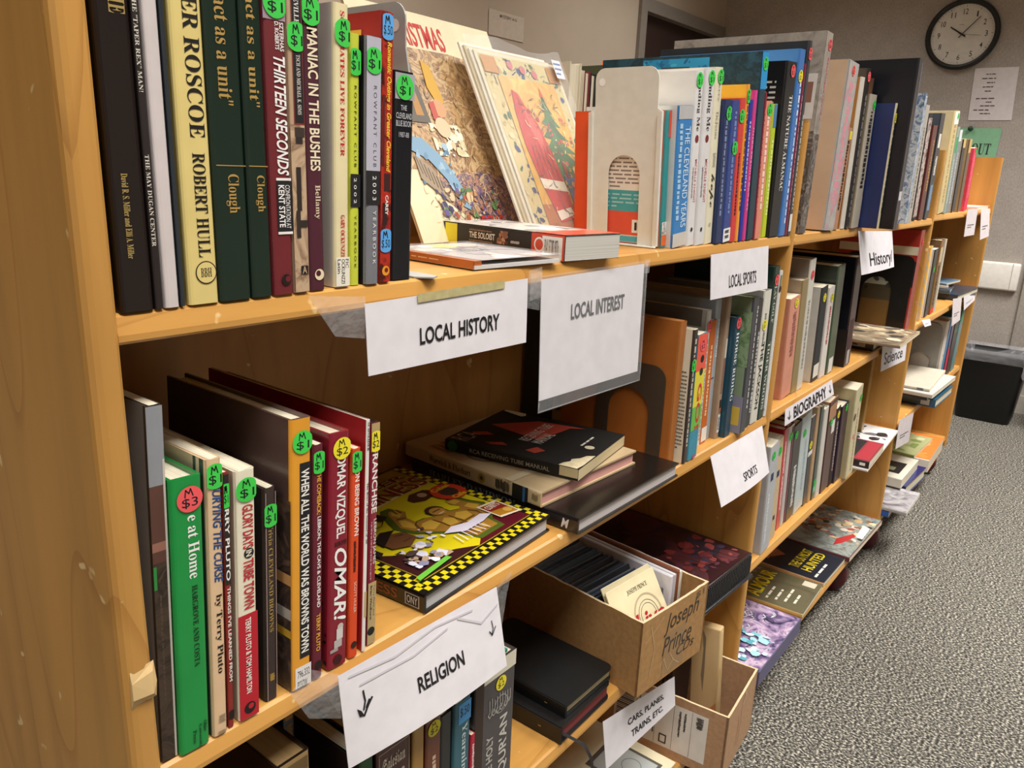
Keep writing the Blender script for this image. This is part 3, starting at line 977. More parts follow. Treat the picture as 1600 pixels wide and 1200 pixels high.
ROW('D',1.1155,'books on the top shelf of the last bay')
bk(2.6554,.003,.0786,.2917,0.2,-5,'e4cc90','ecdcae','h','cream hardcover with a white label, first past the second divider',[('M',.0928,.9054,.4,.7,'b49a64'),('R',.0086,.1291,.2,1,'f0ece4'),('S','3ecf4c','$1',.05,.8)])
bk(2.7445,.003,.0373,.2535,0.18,-5,'9cac9c','6c8c70','h','sage-green hardcover beside the cream one in the last bay',[('R',.1169,.298,.2,.9,'3ca860'),('M',.3712,.894,.4,.7,'e0e4dc')])
bk(2.8,.006,.0498,.2481,0.17,-5,'8c9098','a4a8ac','h','blue-grey hardcover with a white top, third past the second divider',[('R',.002,.1374,.1,.9,'d8dcdc'),('M',.2736,.8951,.4,.7,'d0d4d8')])
bk(2.9,.008,.0498,.227,0.17,-5,'2e2624','c0b49c','h','dark-spined hardcover with a tan top, fourth past the second divider',[('R',.002,.1214,.1,.9,'c8b070')])
bk(3.02,.01,.0498,.2319,0.18,-5,'6c5440','a08868','h','brown-and-black hardcover between sage-green and pink spines',[('R',.002,.188,.1,.9,'c8a868')])
bk(3.13,.01,.0598,.2094,0.16,-5,'dc3c54','e04858','p','pinkish-red paperback, last on the top shelf by the far end panel',[('M',.0799,.7905,.4,.6,'f0a0a8'),('S','3ecf4c','$1',.05,.7)])
ROW('E',0.773,'sports books on the second shelf beside the end panel')
bk(.221,.0073,.0111,.269,0.2,2.3,'35291f','7d8086','p','worn dark-brown book with a torn white edge, touching the end panel on the second shelf',[('R',.002,.2072,0,1,'8e9096'),('R',.2072,.415,0,1,'5e3c32'),('R',.3585,.3832,0,1,'9a6a5a'),('R',.415,.9965,0,.86,'*worn'),('R',.1402,.9965,.86,1,'c4bcb2'),('M',.5048,.825,.3,.45,'54443a'),('R',.4221,.4867,0,.2,'2c8a3c')])
bk(.2329,.003,.0233,.2147,0.17,2.3,'149040','0f7c34','h','glossy green hardcover with white serif title and a red $3 dot',[('T','e at Home',.1315,.3548,.5,.84,'f0f0ea','s'),('T','HARGROVE AND COSTA',.3802,.6825,.56,.74,'0c3018','s'),('T','Ohio',.9047,.9456,.78,.9,'0c3c1c','s'),('T','University',.9098,1.0023,.6,.72,'0c3c1c','s'),('T','Press',.9251,.9765,.42,.54,'0c3c1c','s'),('S','f0595c','$3',.0743,.58)])
bk(.2594,.003,.0118,.2227,0.16,2.3,'dfbd96','d8c4a0','p','tan paperback with slanted blue title, green-striped cover side',[('T','BURYING THE CURSE',.0836,.4284,.35,.92,'23467e','bi'),('T','by Terry Pluto',.4699,.7627,.3,.8,'17120f','s'),('M',.9239,.9542,.3,.9,'9a8468'),('M',.9846,.998,.2,.9,'9a8468'),('LR',0,1,0.02,0.05,'2c4a3a'),('LR',0,1,0.08,0.1,'2c4a3a'),('S','3ecf4c','$1',.0578,.55)])
bk(.273,.0046,.0044,.2096,0.16,2.3,'8c2a22','7a241c','p','brick-red paperback, black at the top, mostly hidden behind the tan one',[('R',.0078,.4203,0,1,'26201f'),('T','TERRY PLUTO',.073,.4054,.2,.95,'f2eee8','b'),('T',"THINGS I'VE LEARNED FROM",.4302,.8084,.3,.9,'f0e6dc','b'),('D','1c0d0b',.9481,.6,4),('S','3ecf4c','$1',.0847,.4)])
bk(.2818,.003,.0167,.2073,0.15,2.3,'e9e1c8','cbb99e','p','cream-over-red paperback with tall red capitals on its spine',[('R',.5606,.998,0,1,'b81c2a'),('T','GLORY DAYS',.1316,.2995,.32,.84,'bc2632','b'),('D','1e1c24',.3195,.6,4.2),('T','IN',.307,.3321,.46,.74,'e9e1c8','b'),('T','TRIBE TOWN',.3422,.5397,.32,.84,'bc2632','b'),('T','TERRY PLUTO & TOM HAMILTON',.5763,.8914,.36,.64,'f4e9e0','b'),('D','1a0d10',.9552,.52,5),('D','b81c2a',.9497,.58,2.4),('S','3ecf4c','$1',.0734,.55)])
bk(.3088,.008,.011,.1846,0.14,2.3,'392c28','171110','p','slim dark-brown paperback outlined in pink lines with gold title',[('R',.0195,.998,.12,.17,'b49a94'),('R',.0195,.998,.9,.95,'b49a94'),('T','Trivia CLEVELAND BROWNS',.1621,.664,.34,.68,'a88a4a','s'),('M',.8682,.9034,.3,.75,'b4923c'),('S','3ecf4c','$1',.1218,.5)])
bk(.3298,.003,.0194,.2349,0.18,2.3,'e39c2c','5a4540','h','big orange-spined hardcover in clear plastic with a long black title panel',[('R',.1548,.8846,.42,.94,'17161a'),('T','WHEN ALL THE WORLD WAS BROWNS TOWN',.1772,.8642,.5,.88,'f4efe6','b'),('R',.9153,.998,.18,1,'e6e2e0'),('T','796.332',.9307,.9591,.3,.92,'2a2a2a','h'),('T','P737W',.9721,1.0007,.3,.8,'2a2a2a','h'),('LR',0.28,1,0.0,0.99,'*jersey'),('LR',0.55,0.59,0.0,0.15,'c8935a'),('LR',0.68,0.72,0,0.15,'b4aaa0'),('LR',0.76,0.79,0,0.15,'c89a2c'),('S','3ecf4c','$1',.0813,.55)])
bk(.3508,.003,.0107,.2095,0.15,2.3,'641a2c','561426','p','maroon paperback with yellow-and-white capitals, beside the orange-spined hardcover',[('T','THE COMEBACK:',.108,.2836,.36,.72,'e8ac3a','b'),('T','LEBRON, THE CAVS & CLEVELAND',.2916,.6813,.36,.72,'f2ece6','b'),('T','TERRY PLUTO',.7096,.8765,.36,.72,'e8ac3a','b'),('D','1c080c',.9409,.55,4),('S','3ecf4c','$1',.0693,.5)])
bk(.367,.003,.0211,.2144,0.17,2.3,'86142a','8a2a30','h','crimson hardcover with huge white capitals and a small batter photograph',[('T','OMAR VIZQUEL',.0904,.4338,.3,.8,'f2ece8','b'),('T','BOB',.4474,.4664,.3,.58,'2c0c12','bh'),('T','DYER',.4474,.4664,.62,.9,'2c0c12','bh'),('T','OMAR!',.4774,.7966,.3,.9,'f6f2ee','bi'),('LA',0.6,1,0.01,0.12,('1a1214','402020','7a3028'),12,4),('D','c8bcb4',.8225,.62,3.2),('R',.8282,.8774,.42,.75,'d4ccc8'),('R',.8774,.9124,.3,.7,'b8b0ac'),('R',.9124,.927,.1,.5,'a49c98'),('D','3a060e',.9681,.5,4.5),('S','efe02c','$2',.0648,.6)])
bk(.3905,.003,.0103,.1959,0.15,2.3,'db4a1e','cf4018','p','orange-red paperback between the crimson and scarlet books',[('T','ON BEING BROWN',.096,.4019,.36,.82,'f2e4da','b'),('M',.4262,.577,.3,.6,'3a120a'),('T','SCOTT HULER',.6238,.7756,.42,.68,'e8cdbc','r'),('D','3a1008',.9371,.5,3.4),('S','3ecf4c','$1',.0583,.5)])
bk(.406,.003,.0038,.2183,0.24,2.3,'e8e1da','a81c22','p','tall thin scarlet paperback with a white spine edge',[('T','SCHNEIDER',.0092,.1258,.25,.8,'1c1818','s'),('T',"The Boys of the Summer of '48",.2581,.517,.25,.8,'2a2424','s'),('R',.7289,.8447,.3,.9,'c0a868')])
bk(.4142,.0062,.0093,.2127,0.23,2.3,'8a1f33','3a2a24','h','maroon-and-tan jacketed hardcover, last standing before the flat yellow book',[('R',.002,.1231,0,1,'b39a68'),('T','FRANCHISE',.1067,.3907,.2,.85,'f0e8e2','b'),('T','LEBRON JAMES',.4193,.6222,.5,.85,'f0e8e2','r'),('M',.4278,.6902,.15,.35,'c08a90'),('R',.7051,.998,0,1,'b8a070'),('T','Terry Pluto and',.72,.8647,.6,.85,'3a3028','r'),('T','Brian Windhorst',.72,.88,.25,.5,'2a221c','b'),('D','171311',.9351,.45,4.2),('S','efe02c','$2',.0795,.5)])
ROW('F',0.773,'books on the second shelf behind the brown bookend')
bk(1.0464,.003,.0138,.21,0.17,-2,'382b26','e3dcc6','h','hardcover with cream flap of fine print and a dark-brown spine',[('M',.0676,.8818,.3,.7,'c8beb0'),('LT', 'N', 0.13, 0.27, 0.12, 0.5, 'b4502c', 's'),('LT', 'm', 0.3, 0.9, 0.03, 0.12, '6a625a', 'M'),('S','3ecf4c','$1',.2623,.5)])
bk(1.0617,.003,.0324,.2,0.2,-2,'3e8ca4','5a6a3c','p','rainbow-striped activity book with big red capitals',[('R',.002,.2872,0,1,'e25a44'),('R',.2872,.5675,0,1,'dccc3c'),('R',.5675,.7605,0,1,'6cb448'),('D','1c1a16',.1972,.6,6),('D','1c2a22',.2973,.6,6),('T','GO!',.3882,.7605,.4,.85,'c83030','b'),('D','c84a68',.9894,.6,4),('S','f0595c','$2',.0883,.55)])
bk(1.132,.0216,.0125,.2259,0.26,-2,'d4d0cc','b4aca4','p','large grey book with a contents page showing, behind the orange-brown board',[('M',.2022,.9628,.3,.7,'a49c94'),('LR',0.0,0.12,0.04,1,'6c645e'),('LT', 'CONTENTS', 0.14, 0.18, 0.3, 0.7, '2c2826', 'sh'),('S','f0595c','$2',.1114,.6)])
bk(1.147,.0229,.023,.207,0.18,-2,'c4641e','b45a1a','p','orange-spined thin book with a white label at the foot',[('R',.8666,.9865,.1,.95,'e8e2d8'),('M',.1954,.7696,.3,.6,'e8c8a0')])
bk(1.172,.026,.019,.2374,0.19,-2,'a6aeb6','98a0a8','h','silvery-grey jacketed hardcover on the second shelf near the sports sign',[('M',.1375,.4061,.5,.8,'e8ecf0'),('R',.5435,.5527,0,.6,'3c4048')])
bk(1.192,.0163,.0145,.2474,0.22,-2,'a88e78','9c8268','p','tan-spined book with a barcode label, beside the horse book',[('R',.3043,.4349,.4,.8,'e0dcd4'),('R',.4349,.6797,.2,.7,'8a6a5c'),('R',.8299,.9593,.2,.8,'eeeae4'),('M',.8483,.9407,.3,.7,'333'),('R',.7249,.8161,.3,.7,'1c1a1a'),('R',.7841,.8161,.3,.7,'c86a30')])
bk(1.2079,.0074,.0251,.2073,0.2,-2,'123c50','18485c','h','dark-teal riding book with white vertical title',[('T','HORSE RIDING',.1255,.7005,.35,.75,'e4e8e8','s'),('S','f0595c','$3',.05,.5)])
bk(1.247,-.004,.025,.2378,0.2,-2,'3a3c44','8a9a7c','h','hardcover with a green and pale meadow photograph on its cover',[('LR',0.1,0.5,0.0,0.8,'*meadow'),('LR',0.72,1,0,0.6,'8c8a9e'),('LR',0.8,0.94,0.02,0.09,'dcb84a'),('M',.0706,.8221,.7,.9,'c8c8c8')])
bk(1.2826,.003,.0279,.2284,0.2,-2,'22242a','2c2e34','h','black hardcover between meadow-photo book and white-spined one',[('M',.2497,.9104,.6,.85,'c4c4c4')])
bk(1.3133,.003,.0318,.2411,0.2,-2,'dcd8cc','8c8c8c','h','white-spined hardcover with bold dark title and grey cover',[('M',.1669,.4039,.3,.6,'6c6c66'),('T','THE JACKSON',.3799,.8959,.3,.75,'1c1c20','b'),('S','efe02c','$1',.2516,.4)])
bk(1.3497,.0036,.0262,.2798,0.19,-2,'1a3328','16302a','h','dark-green golf hardcover with pale serif title',[('T','PLAY GOLF',.0935,.3587,.3,.7,'b8c4b4','s'),('T','TIGER WOODS',.484,.9377,.3,.7,'c8d0c4','s'),('S','f0595c','$1',.0855,.5)])
bk(1.378,.003,.0125,.2708,0.2,-2,'dedad4','c8c4bc','h','white golf book showing a green leaf and dark ball, last before the divider',[('R',.0279,.1331,.1,.6,'6a7a3c'),('D','3a1c20',.1204,.35,6),('LA',0.0,1,0,0.3,('d8d4ce','c4c0b8'),8,2)])
ROW('G',0.773,'books on the second shelf of the middle bay')
bk(1.5105,.02,.0569,.2056,0.16,-5,'cf8f78','c4846c','p','salmon-pink paperback with a yellow price dot',[('M',.1519,.5962,.4,.75,'8a4c48'),('S','efe02c','$2',.0651,.6)])
bk(1.5699,.02,.0356,.2364,0.17,-5,'8c7a4e','a49078','h','olive-tan hardcover behind the salmon-pink paperback',[])
bk(1.6065,.02,.0333,.275,0.2,-5,'d0ccc0','8a8076','h','tall grey-and-white hardcover with a red dot, rising over its neighbours',[('M',.3061,.8516,.3,.65,'8a8680'),('S','f0595c','$2',.116,.5)])
bk(1.7,.02,.0418,.2098,0.16,-5,'2c2e30','d6d2c8','p','black paperback with a white label at its foot, yellow dot on top',[('R',.8205,.9613,.1,.9,'dcd8cc'),('S','efe02c','$2',.1138,.5)])
bk(1.745,.018,.0398,.2057,0.16,-5,'d6d0c8','c8c4bc','p','white paperback with red vertical lettering',[('M',.2139,.6362,.4,.7,'b03038'),('S','efe02c','$2',.1174,.6)])
bk(1.795,.018,.0498,.2486,0.2,-5,'44583e','2c342c','h','green jacketed hardcover with a black foot, before the thick navy-black book',[('R',.8554,.998,.2,.8,'d8d4cc')])
bk(1.905,.011,.0498,.262,0.2,-5,'33211f','191a24','h','thick navy-black book with a maroon spine, last standing before the flat ones',[('R',.5682,.9288,.2,.8,'4a2c2c'),('R',.8557,.9901,.3,.7,'b0a8a4'),('LR',0.65,1,0,0.6,'1f1512')])
ROW('I',0.454,'biographies on the third shelf')
bk(1.466,.003,.048,.2401,0.17,-5,'b4b6ba','a8aab0','p','grey paperback against the divider on the biography shelf, small navy squares on its spine',[('R',.261,.3318,.3,.6,'2c3454'),('M',.4389,.9295,.2,.4,'d8d8d8'),('S','3ecf4c','$1',.0979,.4)])
bk(1.5364,.012,.0362,.2363,0.17,-7,'c8b18c','bca47e','p','tan paperback beside the grey one, with a small navy square',[('R',.3108,.3734,.3,.7,'2c3454'),('R',.7578,.8037,.3,.6,'2c3454'),('S','3ecf4c','$1',.1194,.5)])
bk(1.5984,.02,.023,.2427,0.17,-7,'bf2f35','b0282e','h','red hardcover with white vertical capitals on the biography shelf',[('M',.1231,.4327,.35,.7,'f0dcd8'),('M',.4642,.8179,.35,.7,'f0dcd8')])
bk(1.6254,.02,.032,.2434,0.17,-7,'bdb8b4','7c2438','h','light-grey hardcover with a wine-red edge beside the red one',[('R',.0252,.998,.55,.85,'6c1c34'),('S','3ecf4c','$1',.1108,.4)])
bk(1.6585,.02,.0506,.235,0.17,-7,'1c1b1d','3a2424','h','black hardcover with white title at its foot on the biography shelf',[('M',.443,.8884,.4,.75,'d8d8d4'),('S','3ecf4c','$1',.1001,.3)])
bk(1.7107,.02,.0616,.2431,0.18,-7,'b8c6c8','d0d4d4','h','pale-blue hardcover, tallest of its neighbours on the biography shelf',[('M',.269,.8027,.5,.7,'98a8ac'),('S','3ecf4c','$1',.1784,.35)])
bk(1.7735,.02,.0285,.2288,0.17,-7,'24242a','dcdad4','h','black hardcover with a white stripe and yellow dot beside the pale-blue one',[('R',.3835,.4336,0,1,'dcdcd8'),('S','efe02c','$2',.3125,.4)])
bk(1.803,.018,.0217,.2473,0.18,-7,'b08c66','c4a884','h','light-brown hardcover on the biography shelf, after the black-and-white one',[])
bk(1.8257,.016,.0223,.2444,0.18,-7,'3c4a44','8a8478','h','grey-green hardcover with a green dot near its foot',[('R',.7858,.9273,.1,.9,'7cb890'),('S','3ecf4c','$1',.821,.5)])
bk(1.8489,.014,.0298,.2332,0.17,-7,'d4d0c8','c8c4bc','h','white-spined hardcover before the dark-maroon one on the biography shelf',[])
bk(1.8798,.012,.0597,.2434,0.17,-7,'4a2620','9a6c50','h','dark-maroon hardcover with worn tan top and green dot',[('R',.0462,.2026,0,.9,'a87c5c'),('R',.2369,.3752,.5,.9,'d8d4d0'),('S','3ecf4c','$1',.2369,.4)])
bk(1.9407,.012,.0344,.2132,0.17,-7,'2a1418','a03440','p','thin black-red paperback with a yellow dot',[('M',.1842,.8423,.4,.7,'c8b0b0'),('S','efe02c','$1',.0884,.5)])
bk(1.9762,.008,.0526,.2112,0.18,-7,'33182e','1c2040','h','dark-purple hardcover with a navy top, beside the fat cream one',[('S','3ecf4c','$1',.05,.6)])
bk(2.03,-.006,.0596,.2478,0.17,-7,'cfc4a0','c4b78e','p','fat cream paperback with an oval portrait, last upright biography',[('M',.238,.9686,.5,.7,'a4906c'),('D','e86a70',.5463,.4,7),('D','6a4a3c',.3089,.2,10),('S','3ecf4c','$1',.1394,.8)])

# books of the far side, seen over the top of the back board
G = 'books on the far side of the top shelf'
for x, w_, h_, c1, c2, lb in ((.69, .05, .272, '2c2a2c', 'c8c2ba', 'black-and-white hardcover on the far side, above the lime yearbook'),
                              (1.165, .035, .272, 'd9d0bc', 'e0d8c4', 'thick cream hardcover on the far side, behind the bagged magazine'),
                              (1.202, .008, .262, 'd0c6ae', 'd8ceb8', 'thin cream paperback on the far side beside a crimson spine'),
                              (1.2115, .018, .262, '6c1828', '74202c', 'crimson hardcover standing on the far side behind the white bookend'),
                              (1.231, .018, .26, '1c1a1c', '222022', 'black hardcover on the far side next to the crimson one'),
                              (1.275, .055, .279, '4c4c34', '585a40', 'olive-green hardcover on the far side with orange and green tabs'),
                              (1.333, .012, .27, 'dcd8d0', 'e0dcd4', 'slim white book on the far side, after the olive one')):
    t = stand(lb, x + w_, .545, S1, w_, h_, .21, c1, c2, 'h', (), G, 0, math.pi)
    if c1 == '4c4c34':
        m = MB(); m.box(.02, .035, .19, .205, h_ - .002, h_ + .009, mat('ee7a2c', 'paper')); m.build('orange_tab', t)
        m = MB(); m.box(.004, .019, .19, .205, h_ - .002, h_ + .012, mat('4cc84e', 'paper')); m.build('green_tab', t)


# ================================================================ BOOKENDS
def bookend(label, x, y, z, wd, hgt, tilt, col, arch=(.28, .72, .62), hole=True, r_=.014, rib=True, hv=0.62):
    """Steel plate square to the shelf edge (wd deep, hgt tall) with an arch punched out of it, the tongue folded under the books."""
    t = thing('bookend', label, 'bookend', Matrix.Translation((x, y, z + .0004)) @ Matrix.Rotation(R(tilt), 4, 'Y'))
    mt = mat(col, 'metal')
    m = MB()
    pts = [(0, 0)]
    sh = hgt * .76 if rib else 0
    if rib:
        pts += [(0, sh), (.008, sh + .004)]
        a0, a1 = .008, wd - .008
    else:
        a0, a1 = 0, wd
    for k in range(7):
        a = R(180 - 15 * k)
        pts.append((a0 + r_ + r_ * math.cos(a), hgt - r_ + r_ * math.sin(a)))
    for k in range(7):
        a = R(90 - 15 * k)
        pts.append((a1 - r_ + r_ * math.cos(a), hgt - r_ + r_ * math.sin(a)))
    if rib:
        pts += [(a1, sh + .004), (wd, sh)]
    pts += [(wd, 0), (arch[1] * wd, 0)]
    ar = (arch[1] - arch[0]) * wd / 2
    c0 = (arch[0] + arch[1]) / 2 * wd
    zt = hv * hgt - ar
    for k in range(13):
        a = R(15 * k)
        pts.append((c0 + ar * math.cos(a), zt + ar * math.sin(a)))
    pts.append((arch[0] * wd, 0))
    m.prism(pts, -.0012, 0, mt, 'x')
    if rib:
        m.box(-.005, -.0012, 0, .006, 0, sh, mt)
        m.box(-.005, -.0012, wd - .006, wd, 0, sh, mt)
    if hole:
        fr = (V3((-.0012, wd, hgt)), V3((0, -wd, 0)), V3((0, 0, -hgt)), V3((-1, 0, 0)))
        m.disc(fr, .17, .075, .0048, mat('fcfaf6', 'paper'), 20, False)
    m.build('plate', t)
    m = MB()
    m.box(-.010 if rib else -.002, 0.0, 0, wd, 0, .0012, mt)
    m.build('foot', t)
    return t


bookend('tall light-grey steel bookend with an arched cut-out, holding the local books on the top shelf', .9305, .018, S1 + .0012, .108, .222, -5, 'e4e2d8', hv=.52)
b0 = thing('bookend', 'grey steel bookend mostly hidden behind the short black directory', 'bookend', Matrix.Translation((.4725, -.004, S1 + .0004)))
m = MB()
pts = [(.018, 0), (.018, .165), (.022, .185)] + [(.022 + .014 - .014 * math.cos(R(15 * k)), .205 + .014 * math.sin(R(15 * k))) for k in range(7)] + [(.12 - .014 + .014 * math.sin(R(15 * k)), .205 + .014 * math.cos(R(15 * k))) for k in range(7)] + [(.124, .17), (.124, 0)]
m.prism(pts, 0, .0014, mat('a9a9a4', 'metal'), 'x')
m.disc((V3((0, .14, .22)), V3((0, -.14, 0)), V3((0, 0, -.22)), V3((-1, 0, 0))), .76, .085, .0048, mat('f0ece0', 'paper'), 20)
m.build('plate', b0)
m = MB()
m.prism([(0.0014, .124), (0.0014, .012), (.012, -.001), (.022, .004), (.024, .02), (.024, .124)], 0, .0012, mat('a9a9a4', 'metal'), 'z')
m.build('foot', b0)
bookend('dark-brown steel bookend with an arched opening, leaning on an orange-brown board', 1.018, .03, S2, .118, .152, 0, '4c3d30', (.2, .8), False, .022, False, .72)
stand('tall orange-brown board-covered book with worn corner, behind the dark-brown bookend', 1.0205, .016, S2, .02, .222, .2, 'a9672c', 'ae6424', 'p', [], None, 0, 0, (), 'b8763c')
stand('big dark slate folder with ruled lines, standing upright at the back of the second shelf', 1.02, .245, S2, .02, .22, .05, '2a2a28', '2c2b29', 'h', [('M', .1, .9, .1, .9, '45433e')])

# ================================================================ CHRISTMAS MAGAZINES ON THE TOP SHELF


def leaning(name, label, x, y, yaw, th, w_, h_, thick, draw, part='front_cover', col='ece0bc', nback=1, group=None):
    Mx = at(x, y, S1 + .0035, yaw) @ Matrix.Rotation(-th, 4, 'X')
    t = thing(name, label, 'magazine', Mx, group)
    m = MB()
    m.box(0, w_, 0, .0006, 0, h_, mat(col, 'paper'))
    fr = (V3((0, 0, h_)), V3((w_, 0, 0)), V3((0, 0, -h_)), V3((0, -1, 0)))
    draw(m, fr)
    m.build(part, t)
    m = MB(); m.box(.001, w_ - .001, .0008, thick, .001, h_ - .001, mat('d8ccb0', 'paper')); m.build('pages', t)
    return t


def rel(fr, u0, u1, v0, v1):
    return (fr[0] + fr[1] * u0 + fr[2] * v0, fr[1] * (u1 - u0), fr[2] * (v1 - v0), fr[3])


def strokes(m, fr, u0, u1, v0, v1, pal, n, seed, wd=.0011, ln=.05):
    rn = random.Random(seed)
    for i in range(n):
        u, v, a = rn.uniform(u0, u1), rn.uniform(v0, v1), rn.uniform(0, 6.3)
        pts = []
        for k in range(4):
            pts.append((min(u1, max(u0, u)), min(v1, max(v0, v))))
            a += rn.uniform(-.7, .7)
            u, v = u + ln * math.cos(a) * .4, v + ln * math.sin(a) * .3
        m.line(fr, pts, wd * rn.uniform(.5, 1.3), mat(rn.choice(pal), 'ink'))
        m.k -= .95
    m.k += 1


def xmas1(m, fr):
    m.text(fr, .19, .6, .05, .155, 'CHRISTMAS', mat('c8322c', 'ink'), 'bh')
    m.shape(fr, [(.02, .2), (.3, .17), (.6, .165), (.99, .2), (.99, .92), (.7, .93), (.35, .9), (.22, .82), (.14, .7), (.02, .7)], painting('toyshop', ('6c5440', 'b08858', 'd0a874', '94704c', 'dcbc8c', '8a6448', 'c09c70', '74604c'), 24, 3))
    m.shape(fr, [(.05, .24), (.2, .2), (.3, .24), (.26, .5), (.06, .5)], painting('dusk', ('6c6258', '8a7a68', '5c5048', 'a08c74'), 30, 7))
    m.shape(fr, [(.2, .74), (.5, .7), (.9, .74), (.8, .92), (.5, .94), (.28, .86)], painting('toys', ('8c6c54', '6c5c84', 'c89870', '544870', 'd8b890', 'a85c44'), 48, 9))
    fr = rel(fr, .1, .74, 0, 1)
    strokes(m, fr, .02, .98, .2, .92, ('6a4a34', '5c4030', '7c5a3c', 'e4cc9c', 'f0dcb0'), 260, 28, .0008, .035)
    # an old toymaker, a yellow gown, a sleeper in white fur under a blue rug: plain patches of colour
    m.disc(fr, .2, .285, .014, mat('c8946c', 'ink'), 18)
    m.shape(fr, [(.13, .27), (.17, .235), (.25, .24), (.27, .28), (.2, .262)], mat('b4a48c', 'ink'))
    m.shape(fr, [(.12, .32), (.19, .31), (.3, .34), (.32, .5), (.1, .5)], mat('6c665c', 'ink'))
    m.shape(fr, [(.2, .35), (.25, .35), (.27, .47), (.19, .47)], mat('c08c50', 'ink'))
    m.shape(fr, [(.42, .22), (.5, .24), (.54, .4), (.46, .42), (.4, .34)], mat('d8a83c', 'ink'))
    m.disc(fr, .46, .43, .013, mat('d8a478', 'ink'), 18)
    m.shape(fr, [(.36, .41), (.42, .4), (.42, .5), (.36, .48)], mat('c85c50', 'ink'))
    m.art(fr, .28, .62, .5, .64, ('efe6c8', 'e4d8b0', 'f4eeda', 'd8caa0'), 60, 23, .2)
    m.disc(fr, .43, .515, .014, mat('e8c8a4', 'ink'), 18)
    m.shape(fr, [(.0, .56), (.16, .57), (.3, .64), (.42, .76), (.46, .88), (.38, .86), (.28, .74), (.16, .66), (.0, .62)], mat('86aac4', 'ink'))
    m.art(fr, .03, .40, .57, .8, ('7098b8', '9cbcd0', '5c84a4', 'a8c4d4'), 26, 24, .09)
    m.shape(fr, [(.02, .64), (.16, .69), (.26, .8), (.24, .84), (.02, .74)], mat('a8947c', 'ink'))
    for k in range(7):
        m.line(fr, [(.03 + .03 * k, .65 + .016 * k), (.05 + .028 * k, .72 + .014 * k)], .0016, mat('6c5c4c', 'ink'))
    m.art(fr, .12, .8, .78, .93, ('c89464', '6c5890', 'e0c49a', '4c4468', 'b05a3c', '7c6048', '5c8450'), 70, 25, .16)
    strokes(m, fr, .1, .85, .76, .93, ('3c2c28', '4c3c5c', 'e8d0a4'), 50, 29)
    m.text(fr, .52, .78, .9, .965, 'DELLS', mat('b8302c', 'ink'), 'bh')


leaning('old_magazine', 'old Christmas magazine with a crowded brown painting, leaning on the back board', .674, .1935, .038, .45, .283, .315, .005, xmas1, group='Christmas magazines on the top shelf')


def xmas2(m, fr):
    m.rect(fr, .03, .97, .02, .98, mat('d8c68c', 'ink'))
    m.art(fr, .03, .97, .03, .98, ('2c3c78', '34508c', 'e0d4a0', '4a6a48', 'c8a868', 'd8cca0'), 320, 31, .035)
    strokes(m, fr, .03, .97, .03, .98, ('e8dcb0', '5c7c54', '24306a'), 90, 37)
    m.rect(fr, .17, .86, .13, .96, painting('gold_wall', ('d89c3c', 'e8b84c', 'dca43c', 'f0cc6c'), 18, 5))
    m.rect(fr, .17, .86, .82, .96, mat('b8703c', 'ink'))
    for u, v in ((.36, .06), (.5, .075), (.64, .09)):
        m.disc(fr, u, v, .0065, mat('d0707c', 'ink'))
    m.rect(fr, .04, .2, .03, .12, mat('c88a3c', 'ink'))
    m.rect(fr, .82, .97, .03, .12, mat('c88a3c', 'ink'))
    # decorated fir tree
    for i in range(7):
        v = .24 + i * .075
        w_ = .06 + i * .05
        m.shape(fr, [(.63, v - .05), (.63 + w_ * .5, v + .03), (.63 + w_, v + .075), (.63 + w_ * .3, v + .065), (.63 - w_ * .3, v + .07), (.63 - w_, v + .06), (.63 - w_ * .5, v + .02)], mat(('3c6a3c', '4a7c48')[i % 2], 'ink'))
    m.art(fr, .42, .84, .3, .76, ('c83c34', 'e8d47c', '4c8048', 'd85a4c', 'f0e4b8'), 70, 33, .06)
    m.shape(fr, [(.63, .16), (.65, .22), (.61, .22)], mat('d85a3c', 'ink'))
    # red velvet drape with white fur trim (a plain stand-in for the painted figure)
    m.shape(fr, [(.27, .2), (.33, .22), (.36, .28), (.45, .38), (.51, .55), (.54, .74), (.52, .9), (.32, .92), (.25, .72), (.21, .5), (.23, .32)], mat('cc2c24', 'ink'))
    m.shape(fr, [(.32, .28), (.39, .31), (.45, .44), (.42, .54), (.35, .44)], mat('dc5c50', 'ink'))
    m.shape(fr, [(.24, .68), (.53, .70), (.54, .755), (.25, .735)], mat('f2ead8', 'ink'))
    m.shape(fr, [(.3, .86), (.5, .84), (.52, .88), (.32, .91)], mat('f2ead8', 'ink'))
    m.art(fr, .26, .5, .3, .66, ('bc2420', 'd43c30', 'b0201c'), 12, 35, .13)
    for k in range(5):
        m.line(fr, [(.28 + .045 * k, .5), (.27 + .05 * k, .6), (.28 + .05 * k, .68)], .0012, mat('9c1c18', 'ink'))
    # presents piled under the tree
    for u0, u1, v0, v1, c in ((.56, .68, .66, .88, '6a84b4'), (.66, .76, .7, .86, '4c9098'), (.74, .84, .66, .9, 'b4703c'), (.58, .62, .58, .68, 'a8402c'), (.7, .76, .62, .7, 'd8b87c')):
        m.rect(fr, u0, u1, v0, v1, mat(c, 'ink'))
    m.art(fr, .54, .85, .62, .92, ('c8963c', 'd8c48c', '7c5a3c', '5c6a94', 'e0b080'), 50, 36, .09)
    strokes(m, fr, .2, .85, .2, .95, ('7c5a2c', '3c5a34', 'a03028', 'f0e0b0'), 110, 38)


